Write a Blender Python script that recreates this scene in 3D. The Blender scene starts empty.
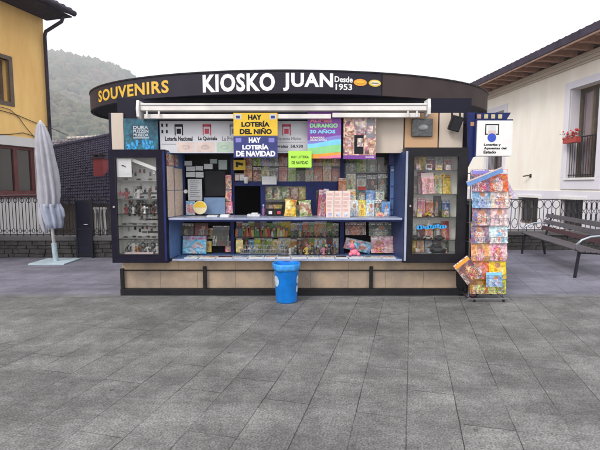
import bpy, bmesh, math, random
from mathutils import Vector, Matrix, noise
R = math.radians
random.seed(7)
S = bpy.context.scene
COL = S.collection
# ------------------------------------------------------------------ camera, sky, sun, exposure
PITCH = R(5.28); F = 433.0; EYE = 1.6
cd = bpy.data.cameras.new('camera'); cam = bpy.data.objects.new('camera', cd); COL.objects.link(cam)
cam.location = (0, 0, EYE); cam.rotation_euler = (R(90) - PITCH, 0, 0)
cd.sensor_width = 36; cd.lens = F / 600 * 36; cd.clip_start = .05; cd.clip_end = 5000
S.camera = cam
S.cycles.volume_bounces = 2
W = bpy.data.worlds.new('World'); S.world = W; W.use_nodes = True
wn = W.node_tree.nodes; wl = W.node_tree.links
bg = wn['Background']; bg.inputs['Strength'].default_value = .15
sky = wn.new('ShaderNodeTexSky'); sky.sky_type = 'NISHITA'; sky.sun_disc = False
sky.sun_elevation = R(42); sky.sun_rotation = R(218); sky.air_density = 1; sky.dust_density = 3
cl_n = wn.new('ShaderNodeTexNoise'); cl_n.inputs['Scale'].default_value = 1.6; cl_n.inputs['Detail'].default_value = 4
cl_r = wn.new('ShaderNodeValToRGB'); cl_r.color_ramp.elements[0].color = (8.6, 8.6, 9.1, 1); cl_r.color_ramp.elements[1].color = (9.8, 9.7, 9.9, 1)
cl_r.color_ramp.elements[0].position = .3; cl_r.color_ramp.elements[1].position = .7
wtc = wn.new('ShaderNodeTexCoord'); wl.new(wtc.outputs['Generated'], cl_n.inputs['Vector'])
wm = wn.new('ShaderNodeMixRGB'); wm.inputs[0].default_value = .88
wl.new(cl_n.outputs['Fac'], cl_r.inputs[0]); wl.new(sky.outputs[0], wm.inputs[1]); wl.new(cl_r.outputs[0], wm.inputs[2]); wl.new(wm.outputs[0], bg.inputs['Color'])
sd = bpy.data.lights.new('sun', 'SUN'); sd.energy = 1.5; sd.angle = R(18); sd.color = (1, .95, .88)
so = bpy.data.objects.new('sun', sd); COL.objects.link(so); so.rotation_euler = (R(48), 0, R(-38)); so.location = (0, -5, 20)
S.view_settings.view_transform = 'Standard'; S.view_settings.look = 'None'; S.view_settings.gamma = 1
S.view_settings.exposure = .3; S.view_settings.use_curve_mapping = False

# ------------------------------------------------------------------ helpers
CP, SP = math.cos(PITCH), math.sin(PITCH)
def at(px, py, Y):
    """the point at depth Y seen at photograph position px, py"""
    dx = (px - 300) / F; dy = (225 - py) / F
    f = CP + dy * SP; z = -SP + dy * CP
    k = Y / f
    return Vector((dx * k, Y, EYE + z * k))
def ax(px, py, Y): return at(px, py, Y).x
def az(py, Y): return at(300, py, Y).z
def pxof(p):
    d = Vector(p) - Vector((0, 0, EYE)); f = d.y * CP - d.z * SP
    return 300 + F * d.x / f

BASE = {}
class MB:
    def __init__(s, X=None): s.bm = bmesh.new(); s.X = X
    def v(s, p):
        p = Vector(p)
        return s.bm.verts.new(s.X @ p if s.X else p)
    def face(s, vs):
        try: return s.bm.faces.new(vs)
        except ValueError: return None
    def box(s, x0, x1, y0, y1, z0, z1):
        c = [s.v((x, y, z)) for x in (x0, x1) for y in (y0, y1) for z in (z0, z1)]
        for f in ((0,1,3,2),(4,6,7,5),(0,4,5,1),(2,3,7,6),(0,2,6,4),(1,5,7,3)): s.face([c[i] for i in f])
        return s
    def bar(s, a, b, w, h=None, up=(0, 0, 1)):
        a = Vector(a); b = Vector(b); h = h or w; d = (b - a).normalized(); u = Vector(up)
        if abs(d.dot(u)) > .99: u = Vector((0, 1, 0))
        r = d.cross(u).normalized(); u = r.cross(d).normalized()
        c = []
        for p in (a, b):
            for i, j in ((-1,-1),(1,-1),(1,1),(-1,1)): c.append(s.v(p + r * w/2 * i + u * h/2 * j))
        for f in ((0,1,2,3),(7,6,5,4),(0,4,5,1),(1,5,6,2),(2,6,7,3),(3,7,4,0)): s.face([c[i] for i in f])
        return s
    def tube(s, pts, r, n=8, cap=True):
        pts = [Vector(p) for p in pts]; rs = r if isinstance(r, (list, tuple)) else [r] * len(pts); rings = []
        for i, p in enumerate(pts):
            d = (pts[min(i+1, len(pts)-1)] - pts[max(i-1, 0)]).normalized()
            u = Vector((0, 0, 1)) if abs(d.z) < .95 else Vector((0, 1, 0))
            a = d.cross(u).normalized(); b = a.cross(d)
            rings.append([s.v(p + (a * math.cos(2*math.pi*k/n) + b * math.sin(2*math.pi*k/n)) * rs[i]) for k in range(n)])
        for i in range(len(rings)-1):
            for k in range(n): s.face([rings[i][k], rings[i][(k+1)%n], rings[i+1][(k+1)%n], rings[i+1][k]])
        if cap: s.face(rings[0][::-1]); s.face(rings[-1])
        return s
    def ring(s, c, r, t, n=16, rz=None, m=5, ax='y'):
        c = Vector(c); rz = rz or r; rr = []
        for k in range(n):
            a = 2*math.pi*k/n; d = Vector((math.cos(a)*r, 0, math.sin(a)*rz)) if ax == 'y' else Vector((math.cos(a)*r, math.sin(a)*rz, 0))
            e = d.normalized(); o = Vector((0, 1, 0)) if ax == 'y' else Vector((0, 0, 1))
            rr.append([s.v(c + d + (e*math.cos(2*math.pi*j/m) + o*math.sin(2*math.pi*j/m)) * t) for j in range(m)])
        for k in range(n):
            for j in range(m): s.face([rr[k][j], rr[(k+1)%n][j], rr[(k+1)%n][(j+1)%m], rr[k][(j+1)%m]])
        return s
    def lathe(s, prof, c, n=16, sx=1, sy=1, wob=None):
        c = Vector(c); rings = []
        for i, (r, z) in enumerate(prof):
            row = []
            for k in range(n):
                a = 2*math.pi*k/n; q = r * (wob(a, z) if wob else 1)
                row.append(s.v(c + Vector((math.cos(a)*q*sx, math.sin(a)*q*sy, z))))
            rings.append(row)
        for i in range(len(rings)-1):
            for k in range(n): s.face([rings[i][k], rings[i][(k+1)%n], rings[i+1][(k+1)%n], rings[i+1][k]])
        s.face(rings[0][::-1]); s.face(rings[-1])
        return s
    def prism(s, pts, y0, y1):
        """outline in x,z extruded from y0 to y1"""
        a = [s.v((x, y0, z)) for x, z in pts]; b = [s.v((x, y1, z)) for x, z in pts]; n = len(pts)
        s.face(a); s.face(b[::-1])
        for i in range(n): s.face([a[i], b[i], b[(i+1)%n], a[(i+1)%n]])
        return s
    def hprism(s, pts, z0, z1):
        a = [s.v((x, y, z0)) for x, y in pts]; b = [s.v((x, y, z1)) for x, y in pts]; n = len(pts)
        s.face(a[::-1]); s.face(b)
        for i in range(n): s.face([a[i], a[(i+1)%n], b[(i+1)%n], b[i]])
        return s
    def ball(s, c, r, sub=1, sz=1):
        t = bmesh.new(); bmesh.ops.create_icosphere(t, subdivisions=sub, radius=1)
        m = {}
        for v in t.verts: m[v] = s.v(Vector(c) + Vector((v.co.x*r, v.co.y*r, v.co.z*r*sz)))
        for f in t.faces: s.face([m[v] for v in f.verts])
        t.free(); return s
    def card(s, w, h, t):
        s.box(-w/2, w/2, 0, t, 0, h); uv = s.bm.loops.layers.uv.new('UVMap'); s.bm.verts.index_update()
        for f in s.bm.faces:
            for lp in f.loops: i = lp.vert.index; lp[uv].uv = (i//4, i % 2)
        return s
    def build(s, name, mat, parent=None, smooth=False, bevel=0, origin=None):
        bmesh.ops.recalc_face_normals(s.bm, faces=s.bm.faces[:])
        if parent is not None: b = BASE[parent.name]
        elif origin is not None: b = Vector(origin)
        else:
            xs = [v.co for v in s.bm.verts]
            b = Vector(((min(v.x for v in xs)+max(v.x for v in xs))/2, (min(v.y for v in xs)+max(v.y for v in xs))/2, min(v.z for v in xs)))
        for v in s.bm.verts: v.co -= b
        me = bpy.data.meshes.new(name); s.bm.to_mesh(me); s.bm.free()
        mats = mat if isinstance(mat, (list, tuple)) else [mat]
        for m in mats: me.materials.append(m)
        if smooth:
            for p in me.polygons: p.use_smooth = True
        o = bpy.data.objects.new(name, me); COL.objects.link(o)
        if parent is not None: o.parent = parent
        else: o.location = b
        BASE[o.name] = b
        if bevel:
            mo = o.modifiers.new('bevel', 'BEVEL'); mo.width = bevel; mo.segments = 2; mo.limit_method = 'ANGLE'
        return o
def tag(o, label, cat, group=None):
    o['label'] = label; o['category'] = cat
    if group: o['group'] = group
    return o
def thing(name, label, cat, loc, group=None):
    o = bpy.data.objects.new(name, None); COL.objects.link(o); o.location = loc; o.empty_display_size = .1
    BASE[o.name] = Vector(loc); return tag(o, label, cat, group)
def structure(o): o['kind'] = 'structure'; return o
def stuff(o): o['kind'] = 'stuff'; return o
def dup(o, parent=None, off=(0, 0, 0)):
    c = o.copy(); COL.objects.link(c)
    if parent is None: c.location = o.location + Vector(off)
    else: c.parent = parent
    if parent is not None: pass
    for ch in o.children: dup(ch, c)
    return c
def dup_part(o, parent, off):
    c = o.copy(); COL.objects.link(c); c.parent = parent; c.location = o.location + Vector(off)
    BASE[c.name] = BASE[o.name]
    for ch in o.children: dup_part(ch, c, (0, 0, 0))
    return c
def text_bm(s, bold=.0, shear=0, spacing=1.0, line=1.0):
    cu = bpy.data.curves.new('lettering', 'FONT'); cu.body = s; cu.offset = bold; cu.shear = shear; cu.space_character = spacing; cu.space_line = line
    cu.align_x = 'CENTER'; cu.extrude = 0; cu.resolution_u = 3
    o = bpy.data.objects.new('lettering', cu); COL.objects.link(o)
    bpy.context.view_layer.update()
    me = bpy.data.meshes.new_from_object(o.evaluated_get(bpy.context.evaluated_depsgraph_get()))
    bpy.data.objects.remove(o); bpy.data.curves.remove(cu)
    bm = bmesh.new(); bm.from_mesh(me); bpy.data.meshes.remove(me)
    xs = [v.co.x for v in bm.verts]; ys = [v.co.y for v in bm.verts]
    x0, x1, y0, y1 = min(xs), max(xs), min(ys), max(ys)
    for f in bm.faces: f.smooth = False
    for v in bm.verts: v.co = Vector(((v.co.x-x0)/(x1-x0), (v.co.y-y0)/(y1-y0), 0))
    return bm
def lettering(s, parent, x0, x1, z0, z1, Y, mat, bold=.02, mapf=None, t=.002, name='lettering', **k):
    m = MB(); m.bm.free(); bm = text_bm(s, bold, **k); m.bm = bm
    r = bmesh.ops.extrude_face_region(bm, geom=bm.faces[:])
    for e in r['geom']:
        if isinstance(e, bmesh.types.BMVert): e.co.z = 1
    for v in bm.verts:
        u, w, q = v.co
        v.co = mapf(u, w, q) if mapf else Vector((x0+(x1-x0)*u, Y - t*q, z0+(z1-z0)*w))
    return m.build(name, mat, parent)

# ------------------------------------------------------------------ materials
def nodes(name):
    m = bpy.data.materials.new(name); m.use_nodes = True; nt = m.node_tree
    return m, nt.nodes, nt.links, nt.nodes['Principled BSDF']
def plain(name, col, rough=.6, metal=0, var=.12, scale=8, bump=0, bscale=40, spec=None):
    m, n, l, b = nodes(name)
    if spec is None: spec = .2 if max(col) < .08 else .4
    tc = n.new('ShaderNodeTexCoord'); no = n.new('ShaderNodeTexNoise'); no.inputs['Scale'].default_value = scale; no.inputs['Detail'].default_value = 6
    l.new(tc.outputs['Object'], no.inputs['Vector'])
    rp = n.new('ShaderNodeValToRGB'); c = Vector(col)
    rp.color_ramp.elements[0].position = .3; rp.color_ramp.elements[1].position = .7
    rp.color_ramp.elements[0].color = (*(c * (1-var)), 1); rp.color_ramp.elements[1].color = (*[min(1, q) for q in c * (1+var)], 1)
    l.new(no.outputs['Fac'], rp.inputs[0]); l.new(rp.outputs[0], b.inputs['Base Color'])
    b.inputs['Roughness'].default_value = rough; b.inputs['Metallic'].default_value = metal
    b.inputs['Specular IOR Level'].default_value = spec
    if bump:
        n2 = n.new('ShaderNodeTexNoise'); n2.inputs['Scale'].default_value = bscale; n2.inputs['Detail'].default_value = 8; l.new(tc.outputs['Object'], n2.inputs['Vector'])
        bp = n.new('ShaderNodeBump'); bp.inputs['Strength'].default_value = bump; bp.inputs['Distance'].default_value = .01
        l.new(n2.outputs['Fac'], bp.inputs['Height']); l.new(bp.outputs[0], b.inputs['Normal'])
    return m
def printed(name, cols, scale=22, rough=.35, dist='CHEBYCHEV'):
    """printed paper: patches of several inks, different on every object"""
    m, n, l, b = nodes(name)
    tc = n.new('ShaderNodeTexCoord'); oi = n.new('ShaderNodeObjectInfo')
    mu = n.new('ShaderNodeMath'); mu.operation = 'MULTIPLY'; mu.inputs[1].default_value = 37
    l.new(oi.outputs['Random'], mu.inputs[0])
    ad = n.new('ShaderNodeVectorMath'); ad.operation = 'ADD'; l.new(tc.outputs['Object'], ad.inputs[0]); l.new(mu.outputs[0], ad.inputs[1])
    nz = n.new('ShaderNodeTexNoise'); nz.inputs['Scale'].default_value = scale*.7; nz.inputs['Detail'].default_value = 3; l.new(ad.outputs[0], nz.inputs['Vector'])
    mx = n.new('ShaderNodeMixRGB'); mx.inputs[0].default_value = .06; l.new(ad.outputs[0], mx.inputs[1]); l.new(nz.outputs['Color'], mx.inputs[2])
    vo = n.new('ShaderNodeTexVoronoi'); vo.distance = dist; vo.inputs['Scale'].default_value = scale; l.new(mx.outputs[0], vo.inputs['Vector'])
    sp = n.new('ShaderNodeSeparateColor'); l.new(vo.outputs['Color'], sp.inputs[0])
    rp = n.new('ShaderNodeValToRGB')
    e = rp.color_ramp.elements
    while len(e) < len(cols): e.new(.5)
    for i, c in enumerate(cols): e[i].position = i/len(cols); e[i].color = (*c, 1)
    n4 = n.new('ShaderNodeTexNoise'); n4.inputs['Scale'].default_value = scale*.8; n4.inputs['Detail'].default_value = 5; n4.inputs['Roughness'].default_value = .6; l.new(ad.outputs[0], n4.inputs['Vector'])
    r4 = n.new('ShaderNodeMapRange'); r4.inputs[1].default_value = .32; r4.inputs[2].default_value = .68; l.new(n4.outputs['Fac'], r4.inputs[0])
    m4 = n.new('ShaderNodeMixRGB'); m4.inputs[0].default_value = .3; l.new(r4.outputs[0], m4.inputs[1]); l.new(sp.outputs[0], m4.inputs[2]); l.new(m4.outputs[0], rp.inputs[0])
    n3 = n.new('ShaderNodeTexNoise'); n3.inputs['Scale'].default_value = scale*2.5; n3.inputs['Detail'].default_value = 2; l.new(ad.outputs[0], n3.inputs['Vector'])
    r3 = n.new('ShaderNodeValToRGB'); r3.color_ramp.elements[0].position = .35; r3.color_ramp.elements[1].position = .65
    r3.color_ramp.elements[0].color = (.5, .5, .5, 1); r3.color_ramp.elements[1].color = (1.25, 1.25, 1.25, 1); l.new(n3.outputs['Fac'], r3.inputs[0])
    m2 = n.new('ShaderNodeMixRGB'); m2.blend_type = 'MULTIPLY'; m2.inputs[0].default_value = .8; l.new(rp.outputs[0], m2.inputs[1]); l.new(r3.outputs[0], m2.inputs[2])
    l.new(m2.outputs[0], b.inputs['Base Color']); b.inputs['Roughness'].default_value = rough
    return m
def glass(name, tint=(1, 1, 1), refl=1.0, rough=.02):
    m = bpy.data.materials.new(name); m.use_nodes = True; n = m.node_tree.nodes; l = m.node_tree.links
    n.remove(n['Principled BSDF']); out = n['Material Output']
    tr = n.new('ShaderNodeBsdfTransparent'); tr.inputs[0].default_value = (*tint, 1)
    gl = n.new('ShaderNodeBsdfGlossy'); gl.inputs['Roughness'].default_value = rough
    fr = n.new('ShaderNodeFresnel'); fr.inputs[0].default_value = 1.5
    mu = n.new('ShaderNodeMath'); mu.operation = 'MULTIPLY'; mu.inputs[1].default_value = refl; l.new(fr.outputs[0], mu.inputs[0])
    mx = n.new('ShaderNodeMixShader'); l.new(mu.outputs[0], mx.inputs[0]); l.new(tr.outputs[0], mx.inputs[1]); l.new(gl.outputs[0], mx.inputs[2]); l.new(mx.outputs[0], out.inputs[0])
    return m
def slabs(name, c1, c2, mortar, angle, bw, rh, ms, off=.5, speck=.5, stain=.25, rough=.75, use_gen=False, freq=2, bump=.35):
    """stone slabs laid in rows, speckled and stained"""
    m, n, l, b = nodes(name)
    ge = n.new('ShaderNodeNewGeometry')
    mp = n.new('ShaderNodeMapping'); mp.inputs['Rotation'].default_value = (0, 0, angle); l.new(ge.outputs['Position'], mp.inputs['Vector'])
    br = n.new('ShaderNodeTexBrick'); br.offset = off; br.offset_frequency = freq; br.squash = .72; br.squash_frequency = 3
    for k, v in (('Color1', (*c1, 1)), ('Color2', (*c2, 1)), ('Mortar', (*mortar, 1)), ('Scale', 1), ('Mortar Size', ms), ('Mortar Smooth', .3), ('Bias', 0), ('Brick Width', bw), ('Row Height', rh)): br.inputs[k].default_value = v
    wb = n.new('ShaderNodeTexNoise'); wb.inputs['Scale'].default_value = 3; l.new(mp.outputs[0], wb.inputs['Vector'])
    wx = n.new('ShaderNodeMixRGB'); wx.inputs[0].default_value = .006; l.new(mp.outputs[0], wx.inputs[1]); l.new(wb.outputs['Color'], wx.inputs[2]); l.new(wx.outputs[0], br.inputs['Vector'])
    def mul(prev, scale, lo, hi, p0, p1, fac, vec=None, det=6):
        no = n.new('ShaderNodeTexNoise'); no.inputs['Scale'].default_value = scale; no.inputs['Detail'].default_value = det; l.new(vec or mp.outputs[0], no.inputs['Vector'])
        rp = n.new('ShaderNodeValToRGB'); rp.color_ramp.elements[0].position = p0; rp.color_ramp.elements[1].position = p1
        rp.color_ramp.elements[0].color = (lo, lo, lo, 1); rp.color_ramp.elements[1].color = (hi, hi, hi, 1); l.new(no.outputs['Fac'], rp.inputs[0])
        mm = n.new('ShaderNodeMixRGB'); mm.blend_type = 'MULTIPLY'; mm.inputs[0].default_value = fac; l.new(prev, mm.inputs[1]); l.new(rp.outputs[0], mm.inputs[2]); return mm.outputs[0], no
    jn = n.new('ShaderNodeTexNoise'); jn.inputs['Scale'].default_value = 1.1; jn.inputs['Detail'].default_value = 3; l.new(mp.outputs[0], jn.inputs['Vector'])
    jr = n.new('ShaderNodeMapRange'); jr.inputs[1].default_value = .38; jr.inputs[2].default_value = .6; jr.inputs[3].default_value = .25; jr.inputs[4].default_value = .85; l.new(jn.outputs['Fac'], jr.inputs[0])
    jm = n.new('ShaderNodeMath'); jm.operation = 'MULTIPLY'; l.new(jr.outputs[0], jm.inputs[0]); l.new(br.outputs['Fac'], jm.inputs[1])
    jx = n.new('ShaderNodeMixRGB'); l.new(jm.outputs[0], jx.inputs[0]); l.new(br.outputs['Color'], jx.inputs[1]); jx.inputs[2].default_value = (.012, .011, .010, 1)
    o, fine = mul(jx.outputs[0], 75, .35, 1.7, .34, .66, speck, det=3)
    o, _ = mul(o, 14, .75, 1.25, .3, .7, speck)
    o, _ = mul(o, .9, .7, 1.3, .35, .65, stain)
    # chisel marks running across the slabs
    mp2 = n.new('ShaderNodeMapping'); mp2.inputs['Scale'].default_value = (9, 30, 1); mp2.inputs['Rotation'].default_value = (0, 0, R(30)); l.new(ge.outputs['Position'], mp2.inputs['Vector'])
    o, ch = mul(o, 1, .82, 1.18, .35, .65, speck, vec=mp2.outputs[0], det=4)
    o, _ = mul(o, 3.2, .78, 1.22, .42, .6, speck, det=8)
    vo = n.new('ShaderNodeTexVoronoi'); vo.inputs['Scale'].default_value = 2.3; l.new(ge.outputs['Position'], vo.inputs['Vector'])
    vr = n.new('ShaderNodeMapRange'); vr.inputs[1].default_value = .035; vr.inputs[2].default_value = .055; vr.inputs[3].default_value = .55; vr.inputs[4].default_value = 1; l.new(vo.outputs['Distance'], vr.inputs[0])
    vm = n.new('ShaderNodeMixRGB'); vm.blend_type = 'MULTIPLY'; vm.inputs[0].default_value = 1; l.new(o, vm.inputs[1]); l.new(vr.outputs[0], vm.inputs[2]); o = vm.outputs[0]
    mp3 = n.new('ShaderNodeMapping'); mp3.inputs['Scale'].default_value = (.5, 2.2, 1); mp3.inputs['Rotation'].default_value = (0, 0, R(-12)); l.new(ge.outputs['Position'], mp3.inputs['Vector'])
    o, _ = mul(o, 1.4, .72, 1.12, .40, .56, stain, vec=mp3.outputs[0], det=9)
    l.new(o, b.inputs['Base Color']); b.inputs['Roughness'].default_value = rough; b.inputs['Specular IOR Level'].default_value = .35
    bp = n.new('ShaderNodeBump'); bp.inputs['Strength'].default_value = bump; bp.inputs['Distance'].default_value = .004
    l.new(fine.outputs['Fac'], bp.inputs['Height'])
    bp2 = n.new('ShaderNodeBump'); bp2.invert = True; bp2.inputs['Strength'].default_value = .6; bp2.inputs['Distance'].default_value = .006
    l.new(br.outputs['Fac'], bp2.inputs['Height']); l.new(bp.outputs[0], bp2.inputs['Normal']); l.new(bp2.outputs[0], b.inputs['Normal'])
    return m
def stained(name, col, dark, rough=.85, scale=1.5, amount=.6, bump=.3, streak=True):
    """rendered or stone wall with blotches and drip streaks"""
    m, n, l, b = nodes(name)
    ge = n.new('ShaderNodeNewGeometry'); mp = n.new('ShaderNodeMapping'); l.new(ge.outputs['Position'], mp.inputs['Vector'])
    if streak: mp.inputs['Scale'].default_value = (2.2, 2.2, .6)
    no = n.new('ShaderNodeTexNoise'); no.inputs['Scale'].default_value = scale; no.inputs['Detail'].default_value = 10; no.inputs['Roughness'].default_value = .65; l.new(mp.outputs[0], no.inputs['Vector'])
    rp = n.new('ShaderNodeValToRGB'); rp.color_ramp.elements[0].position = .3; rp.color_ramp.elements[1].position = .62
    rp.color_ramp.elements[0].color = (amount, amount, amount, 1); rp.color_ramp.elements[1].color = (0, 0, 0, 1); l.new(no.outputs['Fac'], rp.inputs[0])
    mx = n.new('ShaderNodeMixRGB'); mx.inputs[1].default_value = (*col, 1); mx.inputs[2].default_value = (*dark, 1); l.new(rp.outputs[0], mx.inputs[0])
    l.new(mx.outputs[0], b.inputs['Base Color']); b.inputs['Roughness'].default_value = rough
    n2 = n.new('ShaderNodeTexNoise'); n2.inputs['Scale'].default_value = 45; n2.inputs['Detail'].default_value = 6; l.new(ge.outputs['Position'], n2.inputs['Vector'])
    bp = n.new('ShaderNodeBump'); bp.inputs['Strength'].default_value = bump; bp.inputs['Distance'].default_value = .01; l.new(n2.outputs['Fac'], bp.inputs['Height']); l.new(bp.outputs[0], b.inputs['Normal'])
    return m

def cover(name, inks):
    """a printed cover: coloured ground, picture in the middle, bands of heading; each object differs"""
    m, n, l, b = nodes(name)
    def math_(op, a, c=None, d=None):
        q = n.new('ShaderNodeMath'); q.operation = op
        for i, v in enumerate((a, c, d)):
            if v is None: continue
            if isinstance(v, (int, float)): q.inputs[i].default_value = v
            else: l.new(v, q.inputs[i])
        return q.outputs[0]
    def mix(f, a, c, bt='MIX'):
        q = n.new('ShaderNodeMixRGB'); q.blend_type = bt
        for i, v in enumerate((f, a, c)):
            if isinstance(v, (int, float)): q.inputs[i].default_value = v
            elif isinstance(v, tuple): q.inputs[i].default_value = (*v, 1)
            else: l.new(v, q.inputs[i])
        return q.outputs[0]
    def ramp(f, const):
        rp = n.new('ShaderNodeValToRGB'); e = rp.color_ramp.elements; rp.color_ramp.interpolation = 'CONSTANT' if const else 'LINEAR'
        while len(e) < len(inks): e.new(.5)
        for i, c in enumerate(inks): e[i].position = i/len(inks) if const else .3 + .4*i/(len(inks)-1); e[i].color = (*c, 1)
        l.new(f, rp.inputs[0]); return rp.outputs[0]
    uv = n.new('ShaderNodeUVMap'); sx = n.new('ShaderNodeSeparateXYZ'); l.new(uv.outputs[0], sx.inputs[0]); U, V = sx.outputs[0], sx.outputs[1]
    oi = n.new('ShaderNodeObjectInfo'); rnd = oi.outputs['Random']
    def r(k): return math_('FRACT', math_('MULTIPLY', rnd, k))
    cmb = n.new('ShaderNodeCombineXYZ'); l.new(math_('ADD', U, math_('MULTIPLY', rnd, 91.0)), cmb.inputs[0]); l.new(math_('MULTIPLY', V, 1.3), cmb.inputs[1]); l.new(math_('MULTIPLY', rnd, 33.0), cmb.inputs[2])
    def noi(sc, det=3):
        q = n.new('ShaderNodeTexNoise'); q.inputs['Scale'].default_value = sc; q.inputs['Detail'].default_value = det; l.new(cmb.outputs[0], q.inputs['Vector']); return q.outputs['Fac']
    ground = mix(.3, ramp(r(13.7), True), ramp(noi(1.6, 2), False))
    nA = noi(3.0, 1.5); picture = mix(.35, ramp(math_('FRACT', math_('MULTIPLY', nA, 3.1)), True), ramp(noi(2.2, 3), False))
    # picture area: an upright oval standing a little off the middle
    du = math_('DIVIDE', math_('SUBTRACT', U, math_('ADD', math_('MULTIPLY', r(7.3), .3), .35)), .30)
    dv = math_('DIVIDE', math_('SUBTRACT', V, .30), .42)
    ed = math_('ADD', math_('ADD', math_('MULTIPLY', du, du), math_('MULTIPLY', dv, dv)), math_('MULTIPLY', noi(4), .9))
    col = mix(math_('LESS_THAN', ed, 1.2), ground, picture)
    dv2 = math_('DIVIDE', math_('SUBTRACT', V, .62), .12); du2 = math_('DIVIDE', math_('SUBTRACT', U, math_('ADD', math_('MULTIPLY', r(7.3), .3), .35)), .15)
    col = mix(math_('MULTIPLY', math_('LESS_THAN', math_('ADD', math_('MULTIPLY', du2, du2), math_('MULTIPLY', dv2, dv2)), 1.0), math_('GREATER_THAN', r(5.1), .35)), col, mix(noi(3), (.62,.38,.27), (.35,.18,.12)))
    # heading: broken blocks in the top band, smaller ones down one side
    wv = n.new('ShaderNodeTexNoise'); wv.inputs['Scale'].default_value = 1; wv.inputs['Detail'].default_value = 0
    c2 = n.new('ShaderNodeCombineXYZ'); l.new(math_('ADD', math_('MULTIPLY', U, 13.0), math_('MULTIPLY', rnd, 50.0)), c2.inputs[0]); l.new(math_('FLOOR', math_('MULTIPLY', V, 9.0)), c2.inputs[1]); l.new(c2.outputs[0], wv.inputs['Vector'])
    blk = math_('GREATER_THAN', wv.outputs['Fac'], .47); row = math_('GREATER_THAN', math_('FRACT', math_('MULTIPLY', V, 9.0)), .3)
    top = math_('MULTIPLY', math_('MULTIPLY', math_('GREATER_THAN', V, .79), math_('LESS_THAN', V, .985)), math_('MULTIPLY', blk, row))
    col = mix(top, col, mix(math_('GREATER_THAN', r(3.3), .5), (.85,.83,.8), ramp(r(23.1), True)))
    side = math_('MULTIPLY', math_('MULTIPLY', math_('LESS_THAN', V, .5), math_('LESS_THAN', math_('FRACT', math_('ADD', U, r(17.0))), .35)), math_('MULTIPLY', blk, math_('GREATER_THAN', math_('FRACT', math_('MULTIPLY', V, 18.0)), .5)))
    col = mix(math_('MULTIPLY', side, .75), col, (.8,.78,.7))
    rr_ = n.new('ShaderNodeValToRGB'); rr_.color_ramp.elements[0].position = .35; rr_.color_ramp.elements[1].position = .68; rr_.color_ramp.elements[0].color = (.35,.35,.37,1); rr_.color_ramp.elements[1].color = (1.25,1.25,1.25,1); l.new(noi(6, 3), rr_.inputs[0])
    col = mix(.75, col, rr_.outputs[0], 'MULTIPLY')
    hs_ = n.new('ShaderNodeHueSaturation'); hs_.inputs['Saturation'].default_value = 1.3; hs_.inputs['Value'].default_value = 1.05; l.new(col, hs_.inputs['Color'])
    l.new(hs_.outputs[0], b.inputs['Base Color']); b.inputs['Roughness'].default_value = .3
    return m
M = {}
M['paving'] = slabs('paving', (.130,.129,.126), (.163,.161,.157), (.145,.144,.141), R(-75.6), 1.12, .345, .004, off=.37, speck=.62, stain=.5)
M['smooth_paving'] = slabs('smooth_paving', (.150,.148,.185), (.185,.18,.225), (.15,.15,.18), R(-75.6), .9, .45, .004, speck=.3, stain=.6, bump=.15)
M['earth'] = stained('earth', (.16,.15,.13), (.08,.08,.06), scale=.2, streak=False)
M['navy'] = plain('navy_paint', (.011,.011,.028), .45, var=.3, scale=5)
M['black_frame'] = plain('black_frame', (.011,.010,.013), .4, var=.35, scale=9)
M['purple_frame'] = plain('purple_frame', (.010,.008,.019), .5, var=.25, scale=9, spec=.1)
M['fascia'] = plain('fascia_paint', (.021,.018,.030), .45, var=.18, scale=2.5)
M['fascia_brown'] = plain('fascia_brown', (.050,.034,.034), .6, var=.14, scale=3)
M['fascia_dark'] = plain('fascia_soffit', (.008,.008,.02), .6)
M['blue'] = plain('blue_paint', (.012,.02,.105), .45, var=.25, spec=.2)
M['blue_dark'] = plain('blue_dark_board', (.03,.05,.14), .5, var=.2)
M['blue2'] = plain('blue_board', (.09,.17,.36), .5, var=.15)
M['sandstone'] = slabs('sandstone', (.40,.30,.20), (.44,.335,.235), (.20,.15,.11), 0, .1, .1, 0)
M['sandstone'] = stained('sandstone', (.50,.37,.24), (.24,.19,.15), scale=2.6, amount=.9, streak=False)
M['sandstone_grey'] = stained('sandstone_grey', (.40,.30,.21), (.20,.17,.145), scale=3, amount=.9, streak=False)
M['cream'] = stained('cream_panel', (.58,.5,.42), (.45,.38,.32), scale=1.2, amount=.5, bump=.1)
M['orange_panel'] = stained('tan_panel', (.55,.34,.19), (.5,.34,.22), scale=1, amount=.7, bump=.1)
M['white'] = plain('white_paint', (.76,.75,.73), .4, var=.06)
M['white_worn'] = plain('white_worn', (.70,.67,.64), .5, var=.15, scale=4)
M['letters'] = plain('white_letters', (.85,.85,.85), .4, var=.03)
M['yellow_letters'] = plain('yellow_letters', (.66,.40,.045), .4, var=.06)
M['paper'] = plain('paper', (.68,.68,.68), .7, var=.08)
M['paper_peach'] = plain('ticket_paper', (.70,.55,.43), .6, var=.13, scale=22)
M['paper_grey'] = plain('paper_grey', (.58,.60,.61), .6, var=.15, scale=40)
M['yellow'] = plain('yellow_card', (.72,.47,.03), .5, var=.08)
M['navy_card'] = plain('navy_card', (.03,.04,.17), .5, var=.1)
M['lime'] = plain('lime_card', (.42,.8,.08), .6, var=.05)
M['ink'] = plain('ink', (.01,.01,.015), .6)
M['grey_ink'] = plain('grey_ink', (.2,.2,.22), .6)
M['red_ink'] = plain('red_ink', (.5,.05,.09), .6)
M['purple'] = plain('purple_ink', (.19,.05,.30), .45)
M['pink'] = plain('pink_ink', (.8,.2,.3), .45); M['cyan'] = plain('cyan_ink', (.2,.6,.8), .45); M['green'] = plain('green_ink', (.25,.6,.25), .45)
M['orange'] = plain('orange_ink', (.8,.33,.04), .45); M['violet'] = plain('violet_ink', (.22,.2,.55), .45)
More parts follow.
